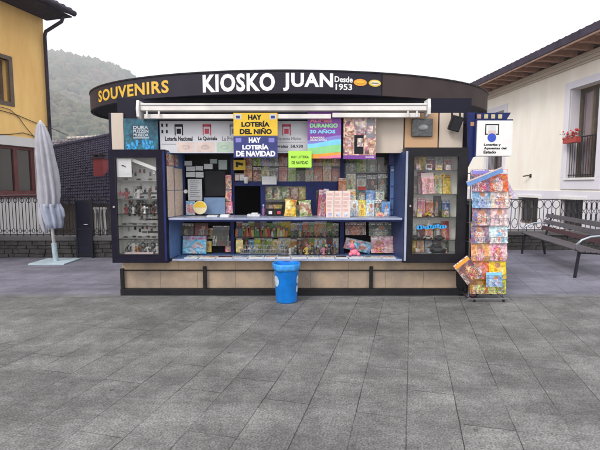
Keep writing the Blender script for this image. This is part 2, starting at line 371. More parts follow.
M['teal'] = printed('teal_poster_ink', [(.005,.05,.1),(.01,.09,.15),(.01,.14,.2),(.005,.04,.08)], 7)
M['splash'] = plain('splash_blue', (.03,.3,.62), .5, var=.5, scale=30)
M['board'] = plain('board_grey', (.56,.565,.6), .45, var=.04)
M['board_pink'] = plain('ticket_pink', (.62,.5,.46), .5); M['board_green'] = plain('ticket_green', (.42,.53,.43), .5)
M['glass'] = glass('window_glass', (1,1,1), .45)
M['shelf_clear'] = glass('shelf_glass_clear', (.75,.85,.82), 1.5)
M['dark_glass'] = plain('dark_glass', (.015,.015,.02), .08, spec=.8)
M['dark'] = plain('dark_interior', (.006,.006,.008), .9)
M['interior'] = plain('interior_grey', (.2,.18,.16), .9)
M['shelf_glass'] = plain('shelf_board', (.32,.33,.33), .35)
M['cabinet_back'] = plain('cabinet_back', (.78,.77,.72), .7, var=.1)
M['steel'] = plain('steel', (.45,.45,.47), .3, metal=.8)
M['chrome'] = plain('wire', (.25,.25,.27), .4, metal=.6)
M['counter'] = plain('counter_top', (.3,.33,.44), .3, var=.2, scale=6)
M['edge_blue'] = plain('edge_blue', (.30,.34,.46), .4, var=.25, scale=6)
M['iron'] = plain('wrought_iron', (.016,.016,.024), .5)
M['yellow_wall'] = stained('yellow_render', (.86,.56,.20), (.74,.42,.13), scale=1.3, amount=.8, bump=.35)
M['white_wall'] = stained('white_render', (.92,.88,.79), (.80,.71,.60), scale=.8, amount=.7, bump=.2)
M['white_trim'] = stained('white_trim', (.72,.70,.76), (.6,.58,.64), scale=.8, amount=.4, bump=.1)
M['band'] = stained('pale_band', (.62,.6,.58), (.45,.44,.42), scale=.8, amount=.5)
M['brown_frame'] = plain('brown_frame', (.11,.08,.055), .6, var=.2)
M['red_wood'] = plain('red_wood', (.11,.03,.028), .5, var=.25)
M['wood'] = plain('rafter_wood', (.36,.2,.14), .7, var=.25, scale=5)
M['wood_light'] = plain('eave_board', (.55,.36,.27), .7, var=.2, scale=5)
M['dark_tile'] = plain('roof_tile_dark', (.045,.035,.055), .7, var=.4, scale=4)
M['roof_tile'] = plain('roof_tile_purple', (.03,.025,.048), .7, var=.5, scale=6)
M['roof_tile_grey'] = plain('roof_tile_grey', (.16,.14,.15), .8, var=.4, scale=3)
M['roof_cap'] = plain('mortar_caps', (.5,.46,.42), .9, var=.3, scale=5)
M['soffit'] = plain('dark_soffit', (.035,.03,.05), .8, var=.3)
M['stone'] = stained('rough_stone', (.065,.06,.058), (.02,.02,.018), scale=5, amount=.9, bump=1, streak=False)
M['coping'] = stained('stone_coping', (.11,.105,.105), (.055,.055,.055), scale=3, amount=.6, streak=False)
M['fabric'] = plain('parasol_fabric', (.47,.465,.51), .85, var=.1, scale=6, bump=.2, bscale=80)
M['fabric_blue'] = plain('parasol_skirt_fabric', (.40,.44,.54), .85, var=.12, scale=8)
M['base_plate'] = plain('base_plate', (.42,.52,.58), .6, var=.15)
M['bench_wood'] = plain('bench_slat', (.085,.075,.085), .6, var=.25, scale=9)
M['bench_red'] = plain('bench_slat_red', (.07,.03,.035), .6, var=.25, scale=9)
M['arm_metal'] = plain('armrest_metal', (.4,.45,.5), .3, metal=.5)
M['bin_blue'] = plain('bin_plastic', (.003,.20,.68), .38, var=.18, scale=7)
M['sticker'] = plain('pale_sticker', (.42,.52,.64), .5, var=.25, scale=25)
M['flower'] = plain('red_flower', (.6,.04,.04), .6, var=.3); M['pot'] = plain('red_pot', (.42,.06,.05), .5)
M['leaf'] = plain('leaf', (.05,.09,.035), .7, var=.4)
M['red_brick'] = plain('red_chimney', (.24,.04,.05), .8, var=.15)
M['curtain'] = plain('curtain', (.5,.55,.56), .9, var=.1)
M['black'] = plain('black_plastic', (.012,.012,.014), .5, var=.3)
M['gunmetal'] = plain('gunmetal', (.10,.10,.10), .35, metal=.7, var=.3, scale=30)
PAL = {
 'pink': [(.75,.22,.36),(.8,.55,.6),(.55,.07,.2),(.78,.5,.25),(.12,.1,.2),(.85,.75,.75)],
 'warm': [(.6,.22,.14),(.72,.45,.28),(.3,.1,.08),(.75,.62,.45),(.5,.15,.2),(.12,.08,.1)],
 'green': [(.2,.42,.08),(.6,.62,.12),(.06,.16,.05),(.7,.7,.5),(.42,.12,.06),(.1,.24,.18)],
 'blue': [(.15,.3,.6),(.45,.6,.75),(.08,.12,.3),(.7,.7,.75),(.3,.45,.6),(.6,.4,.5)],
 'grey': [(.3,.36,.3),(.58,.62,.57),(.05,.08,.06),(.7,.73,.68),(.5,.4,.22),(.04,.05,.06),(.2,.28,.38)],
 'dark': [(.02,.02,.02),(.05,.06,.04),(.12,.1,.06),(.03,.03,.04),(.2,.05,.06),(.015,.03,.02)],
 'gold': [(.78,.52,.04),(.85,.62,.08),(.8,.42,.03),(.85,.75,.4),(.5,.45,.05),(.6,.12,.04)],
 'mixed': [(.75,.28,.4),(.2,.38,.72),(.8,.7,.6),(.65,.18,.1),(.82,.8,.82),(.1,.08,.16),(.8,.55,.12)],
 'pale': [(.78,.58,.6),(.82,.76,.74),(.7,.42,.45),(.25,.18,.22),(.8,.7,.5),(.55,.5,.68)],
 'sky': [(.25,.55,.72),(.4,.68,.8),(.12,.35,.6),(.7,.75,.7),(.7,.2,.3),(.8,.6,.2)],
 'winter': [(.10,.105,.075),(.14,.10,.10),(.075,.095,.075),(.12,.11,.11)],
}
for k, c in PAL.items(): M['p_'+k] = printed('print_'+k, c, 9); M['c_'+k] = cover('cover_'+k, c)
CAND = [plain('candy_%s' % nm, c, .4) for nm, c in (('red', (.3,.03,.03)), ('orange', (.38,.14,.04)), ('green', (.06,.17,.05)), ('yellow', (.42,.32,.08)), ('blue', (.06,.12,.25)), ('white', (.42,.42,.4)), ('pink', (.42,.16,.22)))]
CN = ['red', 'orange', 'green', 'yellow', 'blue', 'white', 'pink']

# ------------------------------------------------------------------ the ground
structure(MB().box(-890, 690, -34, 1050, -.5, -.004).build('ground', M['earth']))
m = MB(); m.face([m.v(p) for p in ((-14,-6,0),(14,-6,0),(14,6.08,0),(-14,6.08,0))]); structure(m.build('paving', M['paving']))
m = MB(); m.face([m.v(p) for p in ((-14,6.22,.002),(14,6.22,.002),(14,10.9,.002),(-14,10.9,.002))]); structure(m.build('pavement', M['smooth_paving']))
m = MB(); m.box(-14, 14, 6.081, 6.219, -.02, .006); structure(m.build('kerb', plain('kerb_stone', (.15,.15,.155), .8, var=.3, scale=3, bump=.3)))
m = MB()
for i in range(92):
    x = -1.2 + i*.034
    m.box(x, x+.014, 6.10, 6.135, .0065, .009)
dr = m.build('drain_grate', M['gunmetal']); structure(dr)

# ------------------------------------------------------------------ the kiosk
YF = 6.2                                         # face of the base wall
KX0, KX1 = -2.6, 2.36
kiosk = thing('kiosk', 'dark navy newspaper kiosk with curved fascia, sandstone base and two glass cabinets', 'kiosk', (-.12, 7.4, 0))
# base
MB().box(KX0, KX1, 6.145, 6.30, 0, .105).build('plinth', M['black'], kiosk, bevel=.006)
zt = .545; zl = .375
m = MB(); n = 9
for i in range(n):
    a = KX0+.02 + (KX1-KX0-.04)*i/n; b = KX0+.02 + (KX1-KX0-.04)*(i+1)/n
    m.box(a+.0015, b-.0015, YF, YF+.08, .107, zl-.012)
m.build('stone_tiles', M['sandstone_grey'], kiosk, bevel=.002)
m = MB()
for i in range(6):
    a = KX0+.02 + (KX1-KX0-.04)*i/6; b = KX0+.02 + (KX1-KX0-.04)*(i+1)/6
    m.box(a+.001, b-.001, YF-.012, YF+.08, zl, zt)
m.build('base_band', M['sandstone'], kiosk, bevel=.002)
MB().box(KX0+.03, KX1-.03, YF+.02, YF+.1, .1, zt-.01).build('base_core', plain('mortar', (.12,.1,.08), .9), kiosk)
MB().box(KX0+.01, KX1-.01, YF-.03, YF-.013, zl-.010, zl+.004).build('rail', M['black'], kiosk)
for px in (122.5, 205, 371, 459):
    x = ax(px, 280, 6.17); hh = .40 if px in (122.5, 459) else .43
    MB().box(x-.025, x+.025, 6.15, 6.186, .106, hh).build('bracket_post', M['black'], kiosk, bevel=.004)
# body shell behind
BY = 9.3
m = MB(); m.box(KX0+.03, KX0+.1, 6.32, BY, 0, 2.81); m.build('side_wall', M['navy'], kiosk)
m = MB(); m.box(KX1-.1, KX1-.03, 6.32, BY, 0, 2.81); m.build('side_wall', M['navy'], kiosk)
m = MB(); m.box(KX0+.1, KX1-.1, BY-.07, BY, 0, 2.81); m.build('back_wall', M['navy'], kiosk)
# header band behind the posters
m = MB(); m.box(KX0+.04, KX1+.04, 6.19, 6.31, 2.45, 2.81); m.build('header', M['fascia_dark'], kiosk)
def panel(name, p0, p1, q0, q1, mat, Y=6.16, parent=kiosk, t=.03, bevel=.003):
    x0, x1 = ax(p0, (q0+q1)/2, Y), ax(p1, (q0+q1)/2, Y)
    return MB().box(x0, x1, Y, Y+t, az(q1, Y), az(q0, Y)).build(name, mat, parent, bevel=bevel)
panel('corner_post', 111.5, 123.5, 113, 150, M['cream'])
panel('wall_panel', 376, 403.5, 116, 153, M['cream'])
panel('wall_panel', 405, 438, 113, 147.5, M['orange_panel'])
panel('wall_panel', 439.5, 463, 113, 147.5, M['cream'])
panel('wall_panel', 158, 376, 112, 154, M['blue'], Y=6.2)
panel('wall_panel', 109, 160, 113, 151, M['navy'], Y=6.205)
panel('wall_panel', 402, 470, 113, 151, M['black_frame'], Y=6.205)
# elliptical roof with its fascia
EC = (-.183, 7.78); EA, EB = 3.378, 1.98; FZ0, FZ1 = 2.795, 3.079
def ell(t, k=0): return Vector((EC[0] + (EA+k)*math.sin(t), EC[1] - (EB+k)*math.cos(t), 0))
def fascia(t0, t1, n, z0, z1, ko, ki, name, mat, parent=kiosk):
    m = MB(); rows = []
    for i in range(n+1):
        t = t0 + (t1-t0)*i/n; a = ell(t, ko); b = ell(t, ki)
        rows.append([m.v((a.x, a.y, z0)), m.v((a.x, a.y, z1)), m.v((b.x, b.y, z1)), m.v((b.x, b.y, z0))])
    closed = abs(t1-t0-2*math.pi) < 1e-6
    for i in range(n):
        for k in range(4): m.face([rows[i][k], rows[i+1][k], rows[i+1][(k+1)%4], rows[i][(k+1)%4]])
    m.face(rows[0]); m.face(rows[-1][::-1])
    return m.build(name, mat, parent)
def tpx(px, z=2.9):
    lo, hi = -1.25, 1.15
    for _ in range(40):
        mid = (lo+hi)/2; p = ell(mid); p.z = z
        if pxof(p) < px: lo = mid
        else: hi = mid
    return (lo+hi)/2
tb = tpx(382)
fas = fascia(-math.pi*.75, tb-.002, 60, FZ0, FZ1, 0, -.05, 'fascia', M['fascia'])
fascia(tb+.002, math.pi*.75, 40, FZ0, FZ1, 0, -.05, 'fascia', M['fascia_brown'])
fascia(math.pi*.75, math.pi*1.25, 40, FZ0, FZ1, 0, -.05, 'fascia', M['fascia'])
fascia(-math.pi, math.pi, 110, FZ1, FZ1+.018, .012, -.06, 'roof_edge', M['black_frame'])
m = MB(); pts = [tuple(ell(2*math.pi*i/96, -.052)[:2]) for i in range(96)]
m.hprism(pts, 2.815, 2.85); m.build('soffit', M['fascia_dark'], kiosk)
m = MB(); m.hprism(pts, 3.0, 3.05); m.build('roof', plain('roof_felt', (.1,.1,.1), .9), kiosk)
def arc_map(px0, px1, z0, z1, tk=.003):
    t0, t1 = tpx(px0), tpx(px1); N = 60; ts = [t0+(t1-t0)*i/N for i in range(N+1)]; L = [0]
    for i in range(N): L.append(L[-1] + (ell(ts[i+1])-ell(ts[i])).length)
    def f(u, w, q):
        s = u*L[-1]; i = max(0, min(N-1, next((k for k in range(N) if L[k+1] >= s), N-1)))
        t = ts[i] + (ts[i+1]-ts[i]) * (s-L[i]) / (L[i+1]-L[i]); p = ell(t, .003 + tk*q); p.z = z0 + (z1-z0)*w; return p
    return f
lettering('SOUVENIRS', fas, 0, 0, 0, 0, 0, M['yellow_letters'], bold=.028, spacing=1.12, mapf=arc_map(99, 169, 2.85, 3.02))
lettering('KIOSKO', fas, 0, 0, 0, 0, 0, M['letters'], bold=.038, spacing=1.1, mapf=arc_map(203, 275, 2.823, 3.055))
lettering('JUAN', fas, 0, 0, 0, 0, 0, M['letters'], bold=.038, spacing=1.1, mapf=arc_map(283, 333, 2.823, 3.055))
lettering('Desde', fas, 0, 0, 0, 0, 0, M['letters'], bold=.02, mapf=arc_map(334.5, 352.5, 2.945, 3.02))
lettering('1953', fas, 0, 0, 0, 0, 0, M['letters'], bold=.02, mapf=arc_map(335.5, 352, 2.845, 2.925))
def oval(px0, px1, z0, z1, mat, name='emblem', tk=.006):
    f = arc_map(px0, px1, z0+.03, z1+.03, tk); m = MB(); fr = []; bk = []
    for i in range(28):
        a = 2*math.pi*i/28; fr.append(m.v(f(.5+.5*math.cos(a), .5+.5*math.sin(a), 1))); bk.append(m.v(f(.5+.5*math.cos(a), .5+.5*math.sin(a), 0)))
    m.face(fr)
    for i in range(28): m.face([fr[i], fr[(i+1)%28], bk[(i+1)%28], bk[i]])
    return m.build(name, mat, fas)
o1 = oval(353.5, 366.5, 2.875, 2.965, M['orange']); oval(355.5, 364.5, 2.905, 2.94, M['yellow'], tk=.009)
o2 = oval(368.5, 380.5, 2.875, 2.965, M['yellow']); oval(370, 379, 2.888, 2.952, plain('cream_ink', (.8,.72,.45), .5), tk=.009)
m = MB(); f = arc_map(371, 378, 2.942, 2.956, .012); m.face([m.v(f(u, w, 1)) for u, w in ((0,0),(1,0),(1,1),(0,1))]); m.build('emblem_bar', M['grey_ink'], fas)

# awning cassette
AY = 5.93
xa, xb = ax(140, 107, AY), ax(427, 107, AY)
aw = MB(); aw.box(xa, xb, AY, AY+.16, az(110.5, AY), az(103.2, AY)); aw = aw.build('awning_cassette', M['white_worn'], kiosk, bevel=.008)
MB().box(xa+.01, xb-.01, AY-.006, AY-.001, az(105.6, AY), az(104.8, AY)).build('groove', M['grey_ink'], aw)
for a, c in ((144, 331), (332.5, 420)):
    y2 = AY+.02
    MB().box(ax(a, 115, y2), ax(c, 115, y2), y2, y2+.06, az(118.6 if a < 200 else 117.3, y2), az(114 if a < 200 else 112.8, y2)).build('front_bar', M['white_worn'], aw, bevel=.006)
for px, q0, q1 in ((138.3, 100.5, 118.5), (428.8, 99, 116)):
    x = ax(px, 108, AY); z0, z1 = az(q1, AY), az(q0, AY); pts = [(AY-.03 + .0, z0+.02), (AY-.045, (z0+z1)/2), (AY-.02, z1), (AY+.17, z1), (AY+.17, z0), (AY+.02, z0)]
    m = MB(); a = [m.v((x-.018, y, z)) for y, z in pts]; b = [m.v((x+.018, y, z)) for y, z in pts]; m.face(a); m.face(b[::-1])
    for i in range(6): m.face([a[i], b[i], b[(i+1)%6], a[(i+1)%6]])
    m.build('end_cap', M['white'], aw, bevel=.004)
for px in (147, 159, 408, 417): # folded arms' elbow joints
    p = at(px, 114.5, AY-.01); MB().tube([p+Vector((0,.0,-.03)), p+Vector((0,0,.045))], .013, 10).build('arm_joint', M['white_worn'], aw)
for px in (160, 300, 410):
    x = ax(px, 105, AY); MB().box(x-.03, x+.03, AY+.161, 6.189, az(109, AY), az(101, AY)).build('bracket', M['black'], aw)

# serving window recess
CZ = 1.143; LZ = .56; YW = 6.6
xl0, xr0 = -1.85, 1.435
MB().box(xl0+.03, xr0-.02, 5.99, 6.62, CZ-.028, CZ).build('counter', M['counter'], kiosk, bevel=.005)
MB().box(xl0+.03, xr0-.02, 5.978, 5.988, CZ-.022, CZ+.003).build('counter_edge', M['edge_blue'], kiosk)
MB().box(xl0+.03, xr0-.02, 6.0, 6.62, CZ-.05, CZ-.029).build('counter_underside', M['blue'], kiosk)
MB().box(xl0+.05, xr0, 6.03, 6.62, LZ-.025, LZ).build('lower_shelf', M['blue2'], kiosk, bevel=.004)
MB().box(xl0+.05, xr0, 6.018, 6.029, LZ-.022, LZ+.003).build('shelf_edge', M['edge_blue'], kiosk)
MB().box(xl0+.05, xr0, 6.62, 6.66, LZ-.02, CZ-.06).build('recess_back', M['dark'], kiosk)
# flared side panels
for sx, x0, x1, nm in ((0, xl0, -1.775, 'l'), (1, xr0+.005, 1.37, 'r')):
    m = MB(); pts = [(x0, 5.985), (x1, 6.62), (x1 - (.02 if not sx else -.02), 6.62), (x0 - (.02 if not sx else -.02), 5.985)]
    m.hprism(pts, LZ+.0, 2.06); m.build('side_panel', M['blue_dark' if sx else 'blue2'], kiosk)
for x in (xl0-.012, xr0+.024):
    MB().box(x-.014, x+.014, 5.955, 5.984, .55, 2.06).build('edge_trim', M['blue'] if x < 0 else plain('pale_trim', (.33,.38,.5), .5), kiosk)
# window frame
def wx(px): return ax(px, 190, YW)
WZ1 = 2.3
win = MB().box(wx(183.5), wx(391), YW-.001, YW+.041, WZ1+.001, WZ1+.05).build('window_frame', M['blue'], kiosk)
for a, b in ((183.5, 185), (231, 234.3), (340, 344.5), (388, 391)): MB().box(wx(a), wx(b), YW, YW+.04, CZ+.001, WZ1).build('window_post', M['blue'], win)
fr = MB()
fr.box(wx(234.4), wx(339.9), YW-.003, YW+.043, az(186, YW), az(181.5, YW)); fr.box(wx(260.5), wx(265), YW, YW+.04, CZ+.001, az(186, YW)-.001)
fr.box(wx(306), wx(316), YW, YW+.04, CZ+.001, az(186, YW)-.001); fr.box(wx(316.1), wx(339.9), YW, YW+.04, az(190, YW), az(186, YW)-.001)
fr.box(wx(185), wx(231), YW, YW+.04, 2.1, WZ1); fr.build('window_rail', M['blue'], win)
MB().box(wx(263), wx(388), YW+.015, YW+.02, CZ+.002, WZ1-.01).build('glass_pane', M['glass'], win)
# hatch and dark room behind the goods
MB().box(wx(185), wx(231), 6.93, 6.95, CZ-.1, WZ1).build('inner_panel', M['black_frame'], kiosk)
MB().box(wx(262), wx(392), 6.93, 6.95, CZ-.1, WZ1).build('inner_panel', M['interior'], kiosk)
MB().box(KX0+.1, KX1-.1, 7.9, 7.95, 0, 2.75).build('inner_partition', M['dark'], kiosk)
MB().box(wx(183), wx(392), 6.66, 6.925, CZ-.06, CZ-.02).build('display_base', M['blue'], kiosk)
for q in (181.5,):
    MB().box(wx(234.5), wx(340), 6.66, 6.9, az(q, 6.66)-.012, az(q, 6.66)).build('display_shelf', M['shelf_glass'], kiosk)
for q in (172, 196): MB().box(wx(345), wx(388), 6.66, 6.9, az(q, 6.66)-.01, az(q, 6.66)).build('display_shelf', M['shelf_glass'], kiosk)
# lower display: posts and shelf
for a, b in ((230.5, 234), (340, 344)): MB().box(ax(a, 235, 6.5), ax(b, 235, 6.5), 6.5, 6.54, LZ+.001, CZ-.057).build('lower_post', M['blue'], kiosk)
LS = az(237, 6.4)
MB().box(ax(235, 237, 6.4), ax(339, 237, 6.4), 6.36, 6.6, LS-.012, LS).build('middle_shelf', plain('dark_shelf', (.05,.05,.055), .5), kiosk)

# glass cabinets
def cabinet(o0, o1, i0, i1, q0, q1, r0, r1, mat, shelves, back):
    Y = 5.97; x0, x1 = ax(o0, 200, Y), ax(o1, 200, Y); a0, a1 = ax(i0, 200, Y), ax(i1, 200, Y)
    z0, z1 = az(q1, Y), az(q0, Y); b0, b1 = az(r1, Y), az(r0, Y)
    c = MB()
    c.box(x0, a0, Y, Y+.05, z0, z1); c.box(a1, x1, Y, Y+.05, z0, z1); c.box(a0, a1, Y, Y+.05, z0, b0); c.box(a0, a1, Y, Y+.05, b1, z1)
    c.box(x0+.003, x0+.03, Y+.052, YF+.10, z0+.002, z1-.002); c.box(x1-.03, x1-.003, Y+.052, YF+.10, z0+.002, z1-.002)
    c.box(x0+.03, x1-.03, Y+.052, YF+.02, z1-.03, z1-.003); c.box(x0+.03, x1-.03, Y+.052, YF+.02, z0+.003, z0+.02)
    c = c.build('display_cabinet', mat, kiosk)
    MB().box(x0+.031, x1-.031, 6.27, 6.30, z0, z1-.03).build('cabinet_back', back, c)
    m = MB(); m.box(x0+.031, x0+.04, Y+.055, 6.269, z0+.03, z1-.03); m.box(x1-.04, x1-.031, Y+.055, 6.269, z0+.03, z1-.03); m.build('cabinet_lining', back, c)
    zs = []
    for q in shelves:
        z = az(q, Y+.1); zs.append(z); MB().box(x0+.041, x1-.041, Y+.10, 6.268, z-.008, z).build('shelf', M['shelf_clear'], c)
    MB().box(x0+.041, x1-.041, Y+.06, 6.268, b0-.012, b0-.002).build('cabinet_floor', M['shelf_glass'], c)
    MB().box(a0-.01, a1+.01, Y+.018, Y+.024, b0-.01, b1+.01).build('glass_pane', M['glass'], c)
    m = MB(); w = .012
    m.box(a0, a0+w, Y-.006, Y-.001, b0, b1); m.box(a1-w, a1, Y-.006, Y-.001, b0, b1); m.box(a0+w, a1-w, Y-.006, Y-.001, b0, b0+w); m.box(a0+w, a1-w, Y-.006, Y-.001, b1-w, b1); m.build('glazing_bead', M['black'], c)
    MB().tube([(a0-.03, Y-.012, (z0+z1)/2), (a0-.03, Y-.0, (z0+z1)/2)], .014, 12).build('lock', M['steel'], c)
    return c, a0, a1, b0, b1, zs
cabL, lx0, lx1, lb0, lb1, lz = cabinet(110, 166.5, 116, 158, 149.5, 263, 157, 255, M['purple_frame'], (181, 199, 214, 226, 239), M['cabinet_back'])
cabR, rx0, rx1, rb0, rb1, rz = cabinet(404.5, 467, 412.5, 458, 147.5, 263, 155.5, 254.5, M['black_frame'], (170, 194, 217, 240), M['cabinet_back'])
# blue post and bracket on the right end
m = MB(); YP = 6.0
m.prism([(ax(468, 113, YP), az(112.5, YP)), (ax(476, 113, YP), az(112.5, YP)), (ax(476, 150, YP), az(152, YP)), (ax(468.5, 166, YP), az(167, YP))], YP, YP+.05); m.build('end_post', M['blue'], kiosk, bevel=.003)
m = MB(); m.prism([(ax(475, 113, YP), az(119, YP)), (ax(475, 113, YP), az(113, YP)), (ax(511, 113, YP), az(112.6, YP)), (ax(507, 119, YP), az(119, YP))], YP, YP+.05); m.build('sign_arm', M['blue'], kiosk)
for i, px in enumerate((479, 486, 493, 500)):
    MB().box(ax(px-1.9, 117, YP), ax(px+1.9, 117, YP), YP-.005, YP-.001, az(118.6, YP), az(114.4, YP)).build('emblem', plain('gold_square', (.5,.45,.25) if i else (.5,.3,.2), .5), kiosk)
MB().box(ax(470.5, 124, YP), ax(474.5, 124, YP), YP-.005, YP-.001, az(126, YP), az(122, YP)).build('emblem', plain('brown_square', (.45,.25,.15), .5), kiosk)
# floodlight, wall speaker
fl = thing('floodlight', 'black tilted floodlight hanging under the roof edge at the right end', 'floodlight', at(455, 131, 6.05))
X = Matrix.Translation(at(455.5, 123.5, 6.05)) @ Matrix.Rotation(R(14), 4, 'Y') @ Matrix.Rotation(R(20), 4, 'X')
m = MB(X); m.box(-.075, .075, -.04, .04, -.10, .10); m.build('housing', M['black'], fl, bevel=.008)
m = MB(X); m.box(-.06, .06, -.044, -.041, -.085, .085); m.build('lens', M['dark_glass'], fl)
m = MB(); m.bar(at(452, 112, 6.1), at(452, 118, 6.1), .02); m.bar(at(460, 112, 6.1), at(460, 118, 6.1), .02); m.build('bracket', M['black'], fl)
sp = thing('wall_speaker', 'grey metal wall speaker with domed front on the tan panel above right cabinet', 'wall speaker', at(422, 136, 6.13))
MB().box(ax(412, 126, 6.12), ax(433, 126, 6.12), 6.12, 6.155, az(136.5, 6.12), az(118.5, 6.12)).build('housing', M['gunmetal'], sp, bevel=.01)
m = MB(); m.ball(at(423, 127.5, 6.118), .075, 2, .6); 
for v in m.bm.verts: v.co.y = 6.118 + (v.co.y - 6.118)*.3
m.build('lens', plain('lens', (.3,.32,.3), .2), sp, smooth=True)  # domed front of the wall speaker, not a lamp

# ------------------------------------------------------------------ signs and posters
def sheet(name, label, cat, px0, px1, q0, q1, Y, mat, group=None, t=.006, tilt=0):
    """a flat sheet: returns the thing (an empty) with one child 'sheet' plus x, z extents"""
    x0, x1, z0, z1 = ax(px0, (q0+q1)/2, Y), ax(px1, (q0+q1)/2, Y), az(q1, Y), az(q0, Y)
    o = thing(name, label, cat, ((x0+x1)/2, Y, z0), group)
    MB().box(x0, x1, Y, Y+t, z0, z1).build('sheet', mat, o)
    return o, x0, x1, z0, z1
def lone(name, label, cat, px0, px1, q0, q1, Y, mat, group=None, t=.006, rot=0):
    x0, x1, z0, z1 = ax(px0, (q0+q1)/2, Y), ax(px1, (q0+q1)/2, Y), az(q1, Y), az(q0, Y)
    c = Vector(((x0+x1)/2, Y, (z0+z1)/2)); X = Matrix.Translation(c) @ Matrix.Rotation(rot, 4, 'Y')
    return tag(MB(X).box((x0-x1)/2, (x1-x0)/2, 0, t, (z0-z1)/2, (z1-z0)/2).build(name, mat), label, cat, group)
def txt(s, o, x0, x1, z0, z1, u0, u1, w0, w1, Y, mat, **k):
    return lettering(s, o, x0+(x1-x0)*u0, x0+(x1-x0)*u1, z0+(z1-z0)*w0, z0+(z1-z0)*w1, Y, mat, **k)
def patch(o, x0, x1, z0, z1, u0, u1, w0, w1, Y, mat, name='print'):
    return MB().box(x0+(x1-x0)*u0, x0+(x1-x0)*u1, Y-.0015, Y-.0003, z0+(z1-z0)*w0, z0+(z1-z0)*w1).build(name, mat, o)
# lottery board
Y = 6.15
o, *b = sheet('lottery_board', 'long pale grey lottery board above the serving window', 'board', 160, 335, 121, 153, Y, M['board'])
def bx(px): return (ax(px, 137, Y)-b[0])/(b[1]-b[0])
for px, mat in ((179, M['ink']), (207, M['red_ink']), (234, M['grey_ink']), (286.5, M['red_ink'])):
    for k in ((bx(px-4.2), bx(px-3.2), .55, .88), (bx(px+3.2), bx(px+4.2), .55, .88), (bx(px-4.2), bx(px+4.2), .82, .9), (bx(px-2.2), bx(px+2.2), .6, .76)): patch(o, *b, *k, Y, mat, 'logo')
for px in (162.5, 167):
    for w in (.62, .82): patch(o, *b, bx(px-.9), bx(px+.9), w, w+.1, Y, M['ink'], 'logo')
txt('Lotería Nacional', o, *b, bx(165), bx(192.5), .38, .52, Y, M['ink'], bold=.03)
txt('La Quiniela', o, *b, bx(198), bx(217), .38, .52, Y, M['ink'], bold=.03)
txt('La Primitiva', o, *b, bx(222), bx(243), .38, .52, Y, M['grey_ink'], bold=.02)
txt('Apuesta Hípica', o, *b, bx(277), bx(301), .38, .50, Y, M['grey_ink'], bold=.015)
txt('grales  58.930', o, *b, bx(277), bx(303), .14, .26, Y, M['ink'], bold=.02)
patch(o, *b, bx(274), bx(305), .33, .345, Y, M['grey_ink'], 'rule'); patch(o, *b, bx(274), bx(305), .05, .065, Y, M['grey_ink'], 'rule')
patch(o, *b, bx(161.5), bx(176), .27, .285, Y, M['grey_ink'], 'rule')
for p0, p1, mat in ((177, 194, M['board_pink']), (196, 214, M['board_pink']), (216.5, 232.5, M['board_green'])):
    patch(o, *b, bx(p0), bx(p1), .03, .34, Y, mat, 'ticket')
    m = MB(); cxx = b[0]+(b[1]-b[0])*bx((p0+p1)/2); zz = b[2]+(b[3]-b[2])*.18
    m.ring((cxx, Y-.0022, zz), .055, .0014, 20, rz=.028); m.ring((cxx, Y-.0022, zz), .04, .0012, 20, rz=.017); m.build('ticket_mark', M['grey_ink'], o)
lone('blue_notice', 'dark blue strip above the lottery board with a white arrow', 'strip', 278, 307, 113, 119.6, 6.152, M['navy_card'])
m = MB(); c = at(304, 116, 6.149); m.bar(c+Vector((-.03,0,0)), c+Vector((.02,0,.04)), .01, .002, (0,1,0)); m.bar(c+Vector((-.03,0,0)), c+Vector((.02,0,-.04)), .01, .002, (0,1,0))
m.build('arrow', M['board'], bpy.data.objects['blue_notice']) if False else m.bm.free()
# HAY LOTERIA signs
Y = 5.935
o, *b = sheet('lottery_sign', 'yellow sign reading hay lotería del niño, hanging from the awning', 'sign', 233.5, 277.5, 113, 135.6, Y, M['yellow'])
txt('HAY', o, *b, .33, .64, .70, .93, Y, M['ink'], bold=.05); txt('LOTERÍA', o, *b, .18, .82, .39, .66, Y, M['ink'], bold=.05); txt('DEL NIÑO', o, *b, .14, .87, .06, .35, Y, M['ink'], bold=.05)
for u in (.03, .82): patch(o, *b, u, u+.15, .72, .95, Y, M['board'], 'logo'); patch(o, *b, u+.03, u+.12, .76, .88, Y-.002, M['navy_card'], 'logo')
o, *b = sheet('lottery_sign', 'navy sign reading hay lotería de navidad, below the yellow one', 'sign', 233.5, 277.5, 136.4, 157.6, Y, M['navy_card'])
txt('HAY', o, *b, .35, .62, .70, .95, Y, M['letters'], bold=.05); txt('LOTERÍA', o, *b, .2, .8, .38, .65, Y, M['letters'], bold=.05); txt('DE NAVIDAD', o, *b, .06, .95, .05, .32, Y, M['letters'], bold=.05)
for u in (.05, .8): patch(o, *b, u, u+.13, .72, .93, Y, M['violet'], 'logo')
# teal poster
Y = 6.19
o, *b = sheet('poster', 'dark teal poster with bright blue splashes at the far left', 'poster', 124, 158, 118.5, 149.5, 6.12, M['teal']); Y = 6.12
for w, s in ((.66, 'DURA'), (.54, 'PUZZEN'), (.42, 'MUSEOA')): txt(s, o, *b, .28, .72, w, w+.10, Y, M['board'], bold=.02)
patch(o, *b, .27, .73, .36, .39, Y, M['board'])
m = MB()
for i in range(44):
    u = random.uniform(.03, .97); w = random.uniform(.02, .30)*(1-.4*abs(u-.5)); r = random.uniform(.008, .026)
    m.box(b[0]+(b[1]-b[0])*u-r*.6, b[0]+(b[1]-b[0])*u+r*.6, Y-.002-i*.00002, Y-.0005, max(b[2], b[2]+(b[3]-b[2])*w-r), b[2]+(b[3]-b[2])*w+r)
m.build('print', M['splash'], o)
